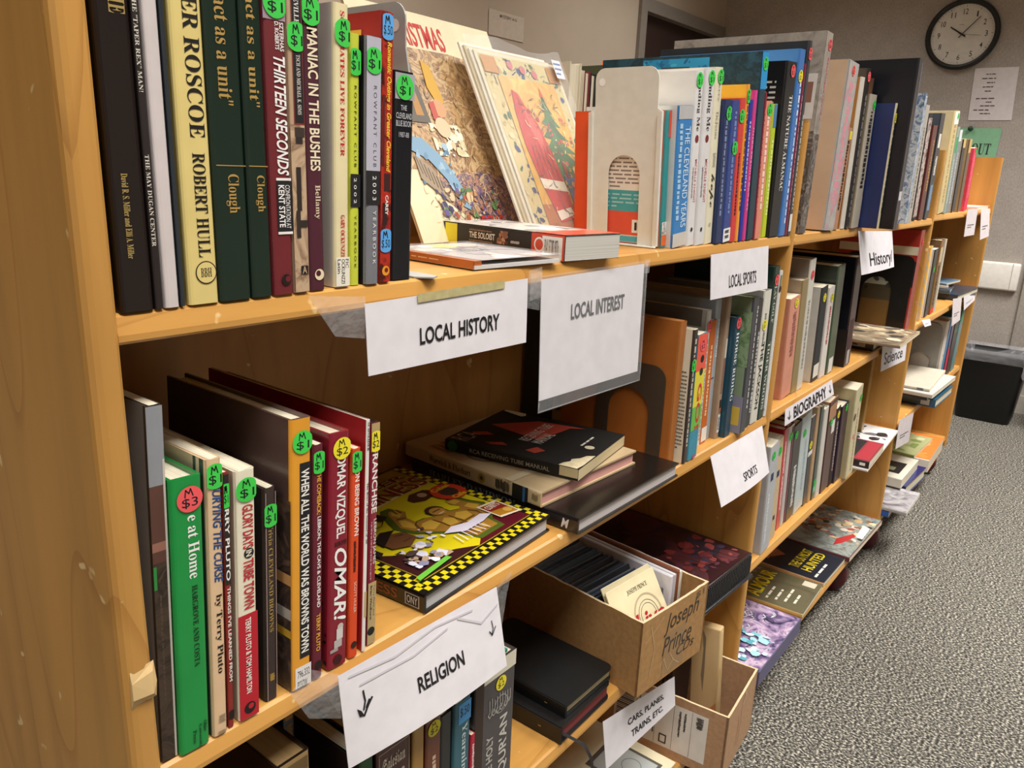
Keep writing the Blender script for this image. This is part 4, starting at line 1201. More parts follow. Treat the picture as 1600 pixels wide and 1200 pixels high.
x2, y2, ya2, th2, w2, h2 = .850, .151, .0, .48, .193, .276
leaning('old_magazine', 'bagged Christmas magazine with a decorated tree on a gold cover', x2, y2, ya2, th2, w2, h2, .0025, xmas2, col='e6dcc0', group='Christmas magazines on the top shelf')
for k, lb in enumerate(('first magazine behind the gold Christmas cover, only its pale edge showing', 'second pale-edged magazine behind the gold Christmas cover', 'rearmost pale-edged magazine of the bagged Christmas stack')):
    o = .0035 * (k + 1)
    Mx = at(x2 - .0045 * (k + 1), y2 + o, S1 + .0035, ya2) @ Matrix.Rotation(-th2, 4, 'X')
    t = thing('old_magazine', lb, 'magazine', Mx, 'Christmas magazines on the top shelf')
    m = MB(); m.box(0, w2 + .002, 0, .0028, 0, h2 + .004 * k, mat(('e8e0cc', 'd4c8ac', 'efe8d8')[k], 'paper')); m.build('cover', t)
t = thing('plastic_bag', 'clear plastic bag with wrinkled top holding the Christmas magazines', 'bag', at(x2 - .012, y2 - .0015, S1 + .0035, ya2) @ Matrix.Rotation(-th2, 4, 'X'))
m = MB()
rn = random.Random(9)
G_ = []
nu, nv = 16, 14
for j in range(nv + 1):
    for i in range(nu + 1):
        u, v = i / nu, j / nv
        e = (1 if v > .9 else .0)
        G_.append((-.006 + u * (w2 + .026) + rn.uniform(-.0012, .0012), -.0046 - .002 * math.sin(9 * u + 5 * v) * (1 if v > .8 else .3), v * (h2 + .016) + rn.uniform(-.0015, .0015) + (.004 * math.sin(7 * u) if j == nv else 0)))
m.faces(G_, [(j * (nu + 1) + i, j * (nu + 1) + i + 1, (j + 1) * (nu + 1) + i + 1, (j + 1) * (nu + 1) + i) for j in range(nv) for i in range(nu)], mat('f4f4f4', 'clear'), True)
m.build('front_film', t)
m = MB()
fr = (V3((w2 - .012, -.0085, h2 + .002)), V3((.022, 0, 0)), V3((0, 0, -.03)), V3((0, -1, 0)))
m.rect(fr, 0, 1, 0, 1, mat('e4e4ee', 'paper'))
m.marks(fr, .1, .9, .1, .9, mat('5a74a8', 'ink'), True, 2, 3)
m.build('price_label', t)


# audio book case lying on its side, and the jewel case in front of it
def soloist(c, fr):
    c.rect(fr, .0, 1, .0, 1, mat('d8d0c8', 'gloss'))
    c.art(fr, .02, .98, .02, .98, ('b4aca4', '8c8078', 'd8b8a0', 'e4dcd4', '6c6460'), 24, 6, .3)
    c.rect(fr, 0, 1, .78, 1, mat('d8563c', 'gloss'))


t = flat('audiobook_case', 'thick black-spined audiobook case with a red end band, lying on the top shelf', .6906, .0015, S1, -.1475, .0921, .2088, .0271, '282420', 'cfc8c0', 'p',
         [('R', .03, .14, .02, .98, 'efe02c'), ('R', .76, 1.0, 0, 1, 'd8503a'), ('R', .84, .985, .04, .92, 'efece6'), ('T', 'THE SOLOIST', .25, .47, .46, .72, 'f0ece4', 'b'), ('M', .25, .45, .76, .84, '9a7a60'), ('M', .25, .45, .3, .38, '9a7a60'), ('M', .6, .67, .42, .56, 'd0c8c0'), ('T', 'PLAY 157 2082 /9071h', .86, .96, .2, .8, '2a2a2a', 'r'), ('D', 'efece6', .82, .55, 8), ('D', 'd8503a', .82, .55, 6)],
         [soloist], pages='cfcbc2')
m = MB()
fr = spine_fr(.0271, .2088)
m.k = 10
m.art(fr, .35, .9, .49, .58, ('8c5a44', 'b47c5c', '5c3a30', 'c89878'), 22, 4, .35)
m.build('portrait_print', t)
t = thing('compact_disc_case', 'clear jewel case with an orange spine strip, lying by the shelf edge', 'disc case', at(.553, -.012 + .02, S1 + .0004, -.0872))
m = MB()
m.box(0, .124, 0, .142, .001, .0045, mat('d8d4d0', 'plastic'))
m.box(.0004, .010, .001, .141, .0045, .0088, mat('b8642c', 'paper'))
fr = (V3((-.0002, .141, .0085)), V3((0, -.14, 0)), V3((0, 0, -.007)), V3((-1, 0, 0)))
m.rect(fr, 0, 1, 0, 1, mat('bc6a30', 'ink'))
m.marks(fr, .35, .85, .3, .7, mat('e8c8a0', 'ink'), True, 2, 1)
m.build('tray', t)
m = MB()
fr = (V3((.012, .14, .0089)), V3((.11, 0, 0)), V3((0, -.138, 0)), V3((0, 0, 1)))
m.poly([(.012, .002, .0089), (.122, .002, .0089), (.122, .14, .0089), (.012, .14, .0089)], mat('c9c0bc', 'gloss'))
m.art(fr, .02, .98, .02, .98, ('e4dcd8', 'a8a0a0', '8c7a78', 'd8c8b8', 'b4a8b0'), 36, 7, .2)
m.rect(fr, .35, .6, .05, .25, mat('e4dc4c', 'ink'))
m.text(fr, .3, .7, .42, .54, 'THE SOLOIST', mat('5a5050', 'ink'), 'h')
m.build('paper_insert', t)
m = MB(); m.box(0, .125, -.0005, .1425, .0095, .0105, mat('f4f4f4', 'clear')); m.box(.1235, .125, -.0005, .1425, .001, .0095, mat('f4f4f4', 'clear')); m.build('lid', t)


# ================================================================ BOOKS LYING ON THE SECOND SHELF
def manly(c, fr):
    ye = mat('d9c81c', 'gloss')
    blk = mat('161412', 'gloss')
    c.rect(fr, 0, 1, 0, 1, blk)
    # yellow and black chequered border along the foot and the fore-edge
    for i in range(34):
        for j in range(2):
            if (i + j) % 2 == 0:
                c.rect(fr, .01 + i * .029, .039 + i * .029, .935 + j * .028, .963 + j * .028, ye)
                c.k -= 1
    for i in range(32):
        for j in range(2):
            if (i + j) % 2 == 0:
                c.rect(fr, .94 + j * .028, .968 + j * .028, .02 + i * .029, .049 + i * .029, ye)
                c.k -= 1
        for j in range(3):
            if (i + j) % 2 == 0:
                c.rect(fr, .005 + j * .028, .033 + j * .028, .02 + i * .029, .049 + i * .029, ye)
                c.k -= 1
    c.k += 1
    c.rect(fr, .095, .93, .02, .925, mat('a88c18', 'gloss'))  # darker yellow ground: shade over the cover's head put into its colour
    c.art(fr, .1, .93, .03, .32, ('b89c1c', '98801a', 'a8901c'), 20, 44, .3)
    c.shape(fr, [(.1, .52), (.27, .31), (.93, .255), (.93, .92), (.1, .92)], mat('e8e0b0', 'gloss'))
    c.shape(fr, [(.105, .535), (.28, .325), (.93, .27), (.93, .92), (.105, .92)], ye)
    c.shape(fr, [(.5, .92), (.6, .86), (.78, .8), (.93, .7), (.93, .92)], mat('5a1420', 'gloss'))
    c.shape(fr, [(.1, .62), (.2, .72), (.26, .8), (.4, .86), (.5, .92), (.1, .92)], mat('3a1a1c', 'gloss'))
    for t_, u0, u1, v0, v1, cl in (('OF', .5, .7, .03, .085, '6c2014'), ('SHEER', .42, .9, .10, .155, '6c2014'), ('MANLINESS', .12, .93, .175, .29, '84241a')):
        c.text(fr, u0 + .006, u1 + .006, v0 + .005, v1 + .005, t_, mat('d8cc90', 'ink'), 'bh')
        c.text(fr, u0, u1, v0, v1, t_, mat(cl, 'ink'), 'bh')
    # baseball mitt with a ball
    c.shape(fr, [(.66, .36), (.72, .32), (.82, .33), (.86, .38), (.82, .42), (.72, .43), (.66, .4)], mat('4a2414', 'ink'))
    c.disc(fr, .765, .37, .0065, mat('b49470', 'ink'))
    # muscular arm-flexing torso, in plain tan shapes
    dk, tn, tn2, sh_ = mat('4c5c14', 'ink'), mat('a4762a', 'ink'), mat('cfa43c', 'ink'), mat('6c4a1c', 'ink')
    body = [(.46, .41), (.49, .38), (.54, .385), (.55, .44), (.5, .49), (.495, .555), (.56, .56), (.605, .585), (.6, .54), (.64, .515), (.70, .54), (.70, .60), (.75, .62), (.785, .6), (.765, .555), (.78, .51), (.84, .52), (.85, .6), (.875, .66), (.82, .74), (.76, .78), (.74, .86), (.57, .86), (.545, .76), (.48, .69), (.42, .63), (.395, .54), (.43, .47)]
    cx, cy = .64, .63
    c.shape(fr, [(cx + (u - cx) * 1.14, cy + (v - cy) * 1.14) for u, v in body], dk)
    c.shape(fr, body, tn)
    for pts in (((.47, .42), (.5, .39), (.535, .4), (.53, .44), (.48, .46)), ((.41, .54), (.45, .48), (.475, .5), (.47, .56), (.44, .6)), ((.45, .62), (.5, .585), (.56, .59), (.56, .65), (.49, .67)), ((.57, .65), (.62, .625), (.65, .66), (.63, .71), (.575, .7)), ((.66, .66), (.71, .63), (.76, .66), (.74, .71), (.67, .71)), ((.77, .52), (.83, .53), (.83, .57), (.78, .57)), ((.79, .62), (.84, .61), (.86, .66), (.81, .7)), ((.585, .74), (.63, .73), (.635, .78), (.59, .79)), ((.66, .73), (.71, .73), (.7, .78), (.66, .78)), ((.6, .8), (.7, .8), (.69, .84), (.6, .84))):
        c.shape(fr, pts, tn2)
    for pts in (((.565, .6), (.57, .66), (.565, .7)), ((.655, .63), (.655, .71), (.655, .84)), ((.5, .555), (.47, .57), (.45, .615)), ((.77, .66), (.79, .70), (.78, .74)), ((.57, .72), (.63, .725), (.74, .72)), ((.6, .79), (.7, .79)), ((.495, .49), (.45, .47)), ((.51, .39), (.50, .43)), ((.53, .40), (.52, .44))):
        c.line(fr, pts, .0018, sh_)
    c.disc(fr, .652, .545, .0125, mat('3c2412', 'ink'))
    c.disc(fr, .652, .56, .0105, mat('b8863a', 'ink'))
    c.line(fr, [(.625, .552), (.68, .552)], .0018, mat('3c2412', 'ink'))
    c.line(fr, [(.635, .585), (.67, .585)], .0016, mat('f0e0c0', 'ink'))
    # red roundel with lettering round it
    c.disc(fr, .885, .45, .024, mat('c8381c', 'ink'))
    c.disc(fr, .885, .45, .013, mat('3a2c20', 'ink'))
    c.text(fr, .82, .95, .375, .41, 'Cuban', mat('e8c020', 'ink'), 'bh')
    c.text(fr, .84, .94, .5, .535, 'Cafe', mat('e8c020', 'ink'), 'bh')
    # snack packet
    c.shape(fr, [(.81, .68), (.95, .7), (.94, .87), (.80, .84)], mat('e8dcc4', 'ink'))
    c.shape(fr, [(.82, .695), (.94, .715), (.93, .855), (.81, .825)], mat('b8801c', 'ink'))
    c.shape(fr, [(.822, .7), (.938, .72), (.932, .79), (.815, .765)], mat('8c2418', 'ink'))
    c.text(fr, .83, .925, .71, .75, "CORRY'S", mat('f0e4d0', 'ink'), 'bh')
    c.disc(fr, .9, .81, .006, mat('d8a84c', 'ink'))
    # spiral brush, a man's face, bunched white cloth, a white lacy figure
    c.shape(fr, [(.37, .38), (.42, .36), (.44, .42), (.385, .44)], mat('2c1c14', 'ink'))
    c.line(fr, [(.385, .44), (.34, .47), (.28, .46)], .0012, mat('2c1c14', 'ink'))
    c.shape(fr, [(.2, .6), (.27, .54), (.36, .58), (.37, .66), (.28, .7), (.2, .66)], mat('6c4426', 'ink'))
    c.shape(fr, [(.19, .62), (.2, .55), (.28, .51), (.35, .54), (.3, .56), (.23, .6)], mat('1c1410', 'ink'))
    c.line(fr, [(.3, .585), (.34, .6)], .0012, mat('1c1410', 'ink'))
    c.line(fr, [(.29, .65), (.34, .65)], .0012, mat('3c1c14', 'ink'))
    c.art(fr, .14, .36, .7, .88, ('d8d4e4', '8c88a4', 'f0ecf4', '4c3c3c', 'b4987c'), 34, 41, .2)
    c.art(fr, .36, .46, .62, .76, ('c8c4d8', 'f0ecf8', 'a8a4c0', '4c3c44'), 12, 42, .22)
    c.shape(fr, [(.47, .74), (.55, .72), (.64, .75), (.76, .74), (.8, .78), (.7, .8), (.56, .8)], mat('e4dcec', 'ink'))
    for k in range(7):
        c.line(fr, [(.48 + .03 * k, .79), (.46 + .035 * k, .86)], .0015, mat('e4dcec', 'ink'))
    c.shape(fr, [(.06, .93), (.07, .90), (.3, .88), (.31, .905)], mat('6cb83c', 'ink'))
    c.shape(fr, [(.1, .5), (.13, .52), (.14, .66), (.1, .68)], mat('201614', 'ink'))


GF = 'books lying flat on the second shelf'
flat('hardcover_book', 'flat hardcover with bright yellow and black chequered cover, nearest the shelf edge', .4864, .004, S2, .071, .2345, .25, .0209, '161312', '121113', 'h',
     [('T', 'MANLINESS', .42, .86, .25, .75, '8c4a24', 'b'), ('R', .9, .975, .18, .82, 'b8b0a8'), ('R', .905, .97, .22, .78, '15130f'), ('T', 'ONY', .91, .965, .3, .7, 'd0c8c0', 'r')], [manly], GF, pages='c9c6c6')


def blackm(c, fr):
    c.text(fr, .52, .74, .74, .775, 'Pascal Szymezak', mat('e4e0dc', 'ink'), 'sh')
    c.art(fr, .5, .95, .1, .5, ('241c18', '1c1614', '2e2420'), 10, 51, .3)


flat('hardcover_book', 'large glossy black hardcover at the bottom of the flat stack', .733, -.0117, S2, -.0084, .262, .285, .0209, '151214', '17120f', 'h',
     [('T', 'HARLEY-DAVIDSON', .12, .66, .3, .75, '6e8088', 's'), ('D', '5a2420', .935, .5, 5), ('T', 'M', .915, .955, .22, .8, 'e4e0dc', 'bi')], [blackm], GF, pages='cfc6c4')


def creamtext(c, fr):
    c.ring(fr, .25, .45, .03, .034, mat('8a6a48', 'ink'))
    c.text(fr, .05, .3, .15, .3, 'DEB', mat('a07a5c', 'ink'), 'sh')
    c.rect(fr, 0, 1, .76, .81, mat('c8b898', 'ink'))


flat('hardcover_book', 'cream textbook with black and blue bands on its spine, in the flat stack', .7268, .0408, S2 + .0215, -.0473, .2179, .25, .0206, 'cdb892', 'c4ac86', 'h',
     [('T', 'Warwick & Flashart', .2, .52, .3, .72, '4a3828', 's'), ('D', 'a89028', .6, .5, 6.5), ('D', '4a3a28', .6, .5, 3), ('M', .7, .8, .1, .95, '2c241c'), ('R', .815, .885, 0, 1, '15140f'), ('R', .885, .90, 0, 1, '2c6aa4'), ('R', .90, .92, 0, 1, '15140f'), ('M', .945, .985, .3, .8, '8a7a5c')], [creamtext], GF, pages='d8a098')


def tubes(c, fr):
    rd = mat('b04434', 'ink')
    c.shape(fr, [(.55, .1), (.88, .36), (.93, .72), (.86, .62), (.74, .6), (.42, .54)], rd)
    c.shape(fr, [(.28, .08), (.36, .16), (.32, .24), (.22, .12)], rd)
    c.shape(fr, [(.12, .26), (.2, .36), (.16, .42), (.1, .32)], rd)
    c.shape(fr, [(.14, .56), (.26, .6), (.22, .68), (.12, .64)], rd)
    c.text(fr, .04, .26, .02, .16, 'RCA', mat('a8a098', 'ink'), 'h')
    c.text(fr, .34, .84, .42, .50, 'RECEIVING TUBE', mat('d8ccc0', 'ink'), 'h')
    c.text(fr, .34, .62, .52, .60, 'MANUAL', mat('d8ccc0', 'ink'), 'h')
    c.disc(fr, .5, .9, .007, mat('e0d4b4', 'ink'))
    c.marks(fr, .5, .9, .82, .86, mat('e0d8cc', 'ink'), True, 4, 1)
    # torn, paper-coloured corner by the spine
    c.shape(fr, [(.0, .99), (.0, .86), (.06, .87), (.12, .9), (.17, .89), (.22, .93), (.3, .95), (.34, .998), (.1, 1)], mat('d9c9a4', 'card'))
    c.shape(fr, [(.9, .2), (.94, .22), (1, .2), (1, .03), (.96, .02)], mat('d9c9a4', 'card'))


flat('paperback_book', 'battered black manual with a torn corner and red triangle, topmost of the flat stack', .7862, .0262, S2 + .0427, .1638, .165, .2034, .0168, '15130f', '14130f', 'p',
     [('D', '2f6a34', .06, .5, 8), ('T', 'RCA RECEIVING TUBE MANUAL', .2, .8, .3, .65, 'b0a898', 'r'), ('R', .87, 1, .25, 1, 'c9b78c')], [tubes], GF, pages='d9c59a')

# ================================================================ THIRD SHELF: RELIGION
GR = 'religious books on the third shelf'
t = stand('broken old hardcover, spine lost and bare page edges showing, low on the third shelf', .318, .012, S3, .034, .245, .16, 'a08252', '1c120e', 'h', [('M', .02, .98, .05, .95, '5c4628'), ('M', .02, .98, .08, .98, '6c5430')], GR, pages='94784c')
stand('small gold-tooled black book behind the broken hardcover', .358, .06, S3, .014, .262, .14, '17130f', '241a14', 'h', [('R', .04, .08, .2, .8, 'a8762c'), ('M', .1, .2, .2, .8, '9a7030')], GR)
stand('green book with a price dot peeking under the religion sign', .405, .006, S3, .016, .196, .15, '2a5a34', '241212', 'p', [('M', .1, .5, .2, .7, '6c8c5c')], GR)  # dark maroon cover side: shadow beside the sign put into the cover colour
stand('maroon volume lettered in gothic script beneath the religion sign', .425, .006, S3, .046, .195, .16, '4a1c1a', '3c1614', 'h', [('R', .03, .035, .05, .95, 'b8a48c'), ('R', .30, .305, .1, .9, 'b8a48c'), ('R', .04, .98, .05, .07, 'b8a48c'), ('R', .04, .98, .93, .95, 'b8a48c'), ('T', 'Salesian', .07, .15, .15, .82, 'e4d8c8', 'fh'), ('T', 'Trilogy', .17, .26, .2, .8, 'e4d8c8', 'fh'), ('T', 'C', .36, .42, .7, .85, 'e4d8c8', 'sh')], GR)
stand('plain tan clothbound book right of the gothic-lettered volume', .4745, .006, S3, .0165, .19, .16, 'a9803f', '8f6a34', 'h', [], GR)
stand('brown book with a yellow price dot, beneath the religion sign', .4935, .006, S3, .0225, .194, .16, '6e3a24', '5c2e1c', 'h', [('M', .28, .9, .38, .66, 'd8b8a0'), ('S', 'd8cc28', '$2', .1, .5)], GR)
stand('black book between the brown and teal ones, under the religion sign', .5175, .008, S3, .018, .178, .16, '1c1d20', '17181a', 'h', [], GR)
stand('teal paperback with a blue price tag and pale serif title under the religion sign', .537, .006, S3, .027, .182, .15, '3a6470', '2c4c58', 'p', [('R', .02, .16, .25, 1, '4c94d0'), ('T', '$.50', .05, .12, .35, .9, '10202c', 'h'), ('T', 'Yearning for God', .17, .92, .4, .8, 'c8d4d4', 's')], GR)
stand('small red booklet squeezed beside the thick grey scripture', .5645, .004, S3, .0065, .128, .12, 'b8283c', 'a82034', 'p', [('M', .1, .5, .2, .8, 'f0d0d0')], GR)


def quran_extra(t):
    m = MB()
    fr = spine_fr(.072, .2)
    m.k = 14
    rn = random.Random(12)
    sv = mat('b4b0a8', 'ink')
    for k in range(9):
        u = .34 + k * .065
        m.line(fr, [(u, .245 - rn.uniform(0, .03)), (u + .01, .30 + rn.uniform(-.02, .02)), (u - .02, .325)], .0009, sv)
    for k in range(5):
        m.line(fr, [(.3 + .1 * k, .32 + .01 * (k % 2)), (.34 + .1 * k, .345), (.4 + .1 * k, .33), (.44 + .1 * k, .30)], .0011, sv)
    m.ring(fr, .62, .30, .011, .0118, sv)
    m.build('calligraphy_pattern', t)


t = stand('thick dark-grey scripture with silver lettering and a yellow dot, end of the religion row', .572, .006, S3, .072, .2, .17, '474245', '3a3436', 'h',
          [('R', 0, .105, .2, 1, 'd9d2bd'), ('R', 0, 1, 0, .2, '3a2b22'), ('S', 'e8d830', '$2', .16, .62), ('T', 'THE HOLY', .48, .82, .3, .46, 'b9b5ac', 'bu'), ('T', "QUR'AN", .40, .82, .62, .86, 'c4c0b6', 'bu'), ('M', .87, .95, .4, .75, '9a968e')], GR)
quran_extra(t)
m = MB(); m.box(.014, .06, .004, .15, .1995, .2035, mat('2c8a6c', 'card')); m.build('green_flap', t)


# two black leather bibles
def bible(label, x, y, z, yaw, L, W, H, col, edge, ribbon=False):
    t = thing('leather_bible', label, 'book', at(x, y, z + .0004, yaw), 'black leather bibles on the third shelf')
    mt = mat(col, 'leather')

    def slab(z0, z1):
        m = MB()
        r_ = .012
        pts = [(0, 0.0)]
        for cx, cy, a0 in ((L - r_, r_, 270), (L - r_, W - r_, 0)):
            for k in range(6):
                a = R(a0 + 18 * k)
                pts.append((cx + r_ * math.cos(a), cy + r_ * math.sin(a)))
        pts.append((0, W))
        m.prism(pts, z0, z1, mt)
        return m
    slab(0, .002).build('back_cover', t)
    slab(H - .002, H).build('front_cover', t)
    m = MB()
    m.prism([(-.0015, .0), (.001, -.001), (.001, W), (-.0015, W)], 0, H, mt)
    fr = (V3((-.0016, W, H)), V3((0, -W, 0)), V3((0, 0, -H)), V3((-1, 0, 0)))
    m.marks(fr, .82, .86, .4, .6, mat('a88c4c', 'ink'), True, 3, 1)
    m.build('spine', t)
    m = MB(); m.box(.002, L - .005, .005, W - .005, .0022, H - .0022, mat(edge, 'pagesz')); m.build('pages', t)
    if ribbon:
        m = MB()
        p = [(.012, .02, .008), (.012, -.004, .0075), (.016, -.028, .004), (.024, -.036, -.02), (.03, -.037, -.06), (.031, -.036, -.12)]
        V = []
        for a in p:
            V += [(a[0] - .003, a[1], a[2]), (a[0] + .003, a[1], a[2])]
        m.faces(V, [(2 * i, 2 * i + 1, 2 * i + 3, 2 * i + 2) for i in range(len(p) - 1)], mat('141414', 'cloth'), True)
        m.build('ribbon', t)
    return t


bible('black leather bible with red page edges and a ribbon, lower of the two', .7478, .0013, S3, .0096, .1322, .205, .0252, '161413', '8c3c3c', True)
t = bible('black leather bible with cream pages, lying on the red-edged one', .7678, .0086, S3 + .0256, -.0142, .122, .195, .018, '121313', 'c8b890')


# cardboard box of discs
def carton(name, label, x, y, z, yaw, L, W, H, col, draw_front=None, draw_left=None, th=.004, torn=0, draw_back=None):
    t = thing(name, label, 'box', at(x, y, z + .0004, yaw))
    mt = mat(col, 'card')
    rn = random.Random(int(L * 1e4))

    def wall(nm, a, b, nrm, draw=None, drawin=None):
        a, b = V3(a), V3(b)
        m = MB()
        n = 14
        top = [H + (rn.uniform(-torn, torn * .4) if torn and 0 < i < n else 0) for i in range(n + 1)]
        pa = [(a + (b - a) * i / n) for i in range(n + 1)]
        inn = V3(nrm) * -th
        for i in range(n):
            p, q = pa[i], pa[i + 1]
            P0, P1 = p + V3((0, 0, top[i])), q + V3((0, 0, top[i + 1]))
            m.poly([p, q, P1, P0], mt)
            m.poly([q + inn, p + inn, P0 + inn, P1 + inn], mt)
            m.poly([P0, P1, P1 + inn, P0 + inn], mat('dcc49c', 'card'))
        m.poly([pa[0], pa[0] + V3((0, 0, H)), pa[0] + inn + V3((0, 0, H)), pa[0] + inn], mt)
        m.poly([pa[-1], pa[-1] + inn, pa[-1] + inn + V3((0, 0, H)), pa[-1] + V3((0, 0, H))], mt)
        if draw:
            draw(m, (a + V3((0, 0, H)), b - a, V3((0, 0, -H)), V3(nrm)))
        if drawin:
            drawin(m, (a + V3((0, 0, H)) + inn, b - a, V3((0, 0, -H)), -V3(nrm)))
        m.build(nm, t)
    wall('front_wall', (0, 0, 0), (L, 0, 0), (0, -1, 0), draw_front)
    wall('side_wall', (0, W, 0), (0, 0, 0), (-1, 0, 0), draw_left)
    wall('side_wall', (L, 0, 0), (L, W, 0), (1, 0, 0), None, draw_back)
    wall('back_wall', (L, W, 0), (0, W, 0), (0, 1, 0))
    m = MB(); m.box(.001, L - .001, .001, W - .001, 0, .003, mt); m.build('base', t)
    return t


def joseph(m, fr):
    ik = mat('3a2e24', 'ink')
    m.rect(fr, .35, .68, .38, .95, mat('9a774c', 'gloss'))
    for t_, u0, u1, v0, v1 in (('Joseph', .33, .86, .10, .40), ('Prince', .33, .78, .42, .66), ('CDs', .56, .84, .66, .80)):
        m.text(fr, u0, u1, v0, v1, t_, ik, 'ih')
    m.text(fr, .8, .93, .04, .14, '$1', mat('6a5438', 'ink'), 'h')
    cr = mat('c8ac80', 'ink')
    for p in (((.06, .3), (.2, .2), (.3, .08)), ((.46, .7), (.52, .82), (.62, .93)), ((.52, .8), (.44, .92)), ((.3, .8), (.36, .7), (.42, .88)), ((.12, .12), (.2, .45), (.16, .8))):
        m.line(fr, p, .0012, cr)


bx = carton('cardboard_box', 'brown cardboard box of discs hand-lettered on the front, overhanging the third shelf', .9004, -.0285, S3, -.1106, .178, .27, .1244, 'a87f4e', joseph, None, .004, .0012)
BX = bx.matrix_world.copy()
GD = 'discs in the cardboard box'
shades = ('1c2430', '14181e', '2c3848', '1a1c22', '3c3c44', '182430', '222226', '2a2e38', '15181c', '34404c', '1e2228', '28323e', '45454a', '20242a')
ords = ('third', 'fourth', 'fifth', 'sixth', 'seventh', 'eighth', 'ninth', 'tenth', 'eleventh', 'twelfth', 'thirteenth', 'fourteenth', 'fifteenth', 'sixteenth')


def disc_case(label, M, w_, h_, th, col, edge, draw=None, group=GD):
    t = thing('compact_disc_case', label, 'disc case', M, group)
    m = MB()
    m.box(0, w_, 0, th, 0, h_, mat(col, 'gloss'), min(.0006, th * .2))
    fr = (V3((0, 0, h_)), V3((w_, 0, 0)), V3((0, 0, -h_)), V3((0, -1, 0)))
    if draw:
        draw(m, fr)
    m.build('sleeve', t)
    m = MB(); m.box(.001, w_ - .001, th * .25, th * .75, h_, h_ + .0006, mat(edge, 'plastic')); m.build('top_edge', t)
    return t


def live(m, fr):
    m.text(fr, .36, .78, .1, .16, 'JOSEPH PRINCE', mat('4a4238', 'ink'), 'sh')
    for r0 in (.018, .023, .031):
        m.ring(fr, .62, .5, r0, r0 + (.0008 if r0 < .03 else .003), mat('3c342c' if r0 < .03 else 'b8a888', 'ink'))
    m.text(fr, .30, .94, .42, .66, 'Live', mat('b02430', 'ink'), 'bih')
    m.line(fr, [(.5, .74), (.95, .66)], .0012, mat('3c342c', 'ink'))
    m.marks(fr, .5, .8, .8, .85, mat('b02430', 'ink'), True, 3, 1)


Lq = lambda x, y, z, tx=0.0, rz=0.0: BX @ Matrix.Translation((x, y, z)) @ Matrix.Rotation(rz, 4, 'Z') @ Matrix.Rotation(-tx, 4, 'X')
disc_case('cream disc sleeve with red script at the front of the cardboard box', Lq(.006, .011, .033, .55), .122, .122, .0022, 'e6d8b0', 'efe4c4', live)
disc_case('second cream disc sleeve, right behind the one with red script', Lq(.008, .020, .033, .55), .122, .124, .0022, 'dccfa8', 'efe4c4')
for k in range(14):
    disc_case(f'dark jewel case, {ords[k]} disc back from the front of the cardboard box', Lq(.006, .034 + .0112 * k, .012, .45), .124, .124 - .0015 * (k % 3), .0085, shades[k], ('5a6a7c', '3c4a5a', '7c7c84')[k % 3])


def barcode(m, fr):
    m.marks(fr, .3, .75, .12, .6, mat('b0a8b0', 'ink'), True, 4, 7)
    for k in range(9):
        m.rect(fr, .84 + k * .012, .845 + k * .012 + .003 * (k % 2), .2, .45, mat('333', 'ink'))


for k, (c, lb) in enumerate((('d6d2d8', 'white disc case with a barcode, first of the sideways row in the box'), ('b8b4b8', 'pale disc case, second of the sideways row in the box'), ('7c4a34', 'rust-coloured disc case, third of the sideways row in the box'), ('d8d0c0', 'cream disc case, last of the sideways row in the box'))):
    disc_case(lb, BX @ Matrix.Translation((.1375 + .0088 * k, .235, .006)) @ Matrix.Rotation(R(-90), 4, 'Z'), .19, .122 + (.004 if k == 2 else 0), .0078, c, 'dcdce0' if k != 2 else '8c5a3c', barcode if k == 0 else None)


# dark-red board box in a black tray
def darkart(c, fr):
    c.art(fr, .02, .98, .02, .98, ('2a1416', '3a1a1c', '4c2024', '241012', '5a2428', '30202c'), 60, 61, .2)
    c.art(fr, .35, .98, .55, .98, ('7c2c2c', '8c3834', '5c2a3c', '9a4440', '3c3450'), 50, 62, .12)
    c.disc(fr, .3, .25, .02, mat('7c6438', 'ink'))
    for k in range(6):
        c.line(fr, [(.5 + .07 * k, .98), (.52 + .06 * k, .8), (.48 + .08 * k, .66)], .001, mat('2a1a20', 'ink'))


t = thing('boxed_record_set', 'dark-red boxed set with a black ridged edge, beside the cardboard disc box', 'box', at(1.105, -.0002, S3 + .0004, -.05))
m = MB()
m.box(0, .262, 0, .285, .02, .05, mat('241416', 'gloss'), .002)
m.rect((V3((.004, .281, .05)), V3((.254, 0, 0)), V3((0, -.277, 0)), V3((0, 0, 1))), 0, 1, 0, 1, mat('34181c', 'gloss'))
darkart(m, (V3((.004, .281, .05)), V3((.254, 0, 0)), V3((0, -.277, 0)), V3((0, 0, 1))))
m.build('lid', t)
m = MB()
m.box(-.002, .266, -.006, .29, 0, .006, mat('1c1c1e', 'plastic'), .002)
m.box(.002, .26, .002, .283, .006, .02, mat('1c1c1e', 'plastic'))
for k in range(38):
    m.box(.004 + k * .0068, .0065 + k * .0068, -.002, .003, .009, .045, mat('2a2a2c', 'plastic'))
m.build('ridged_tray', t)

# ================================================================ BOTTOM SHELF OF THE NEAR BAY


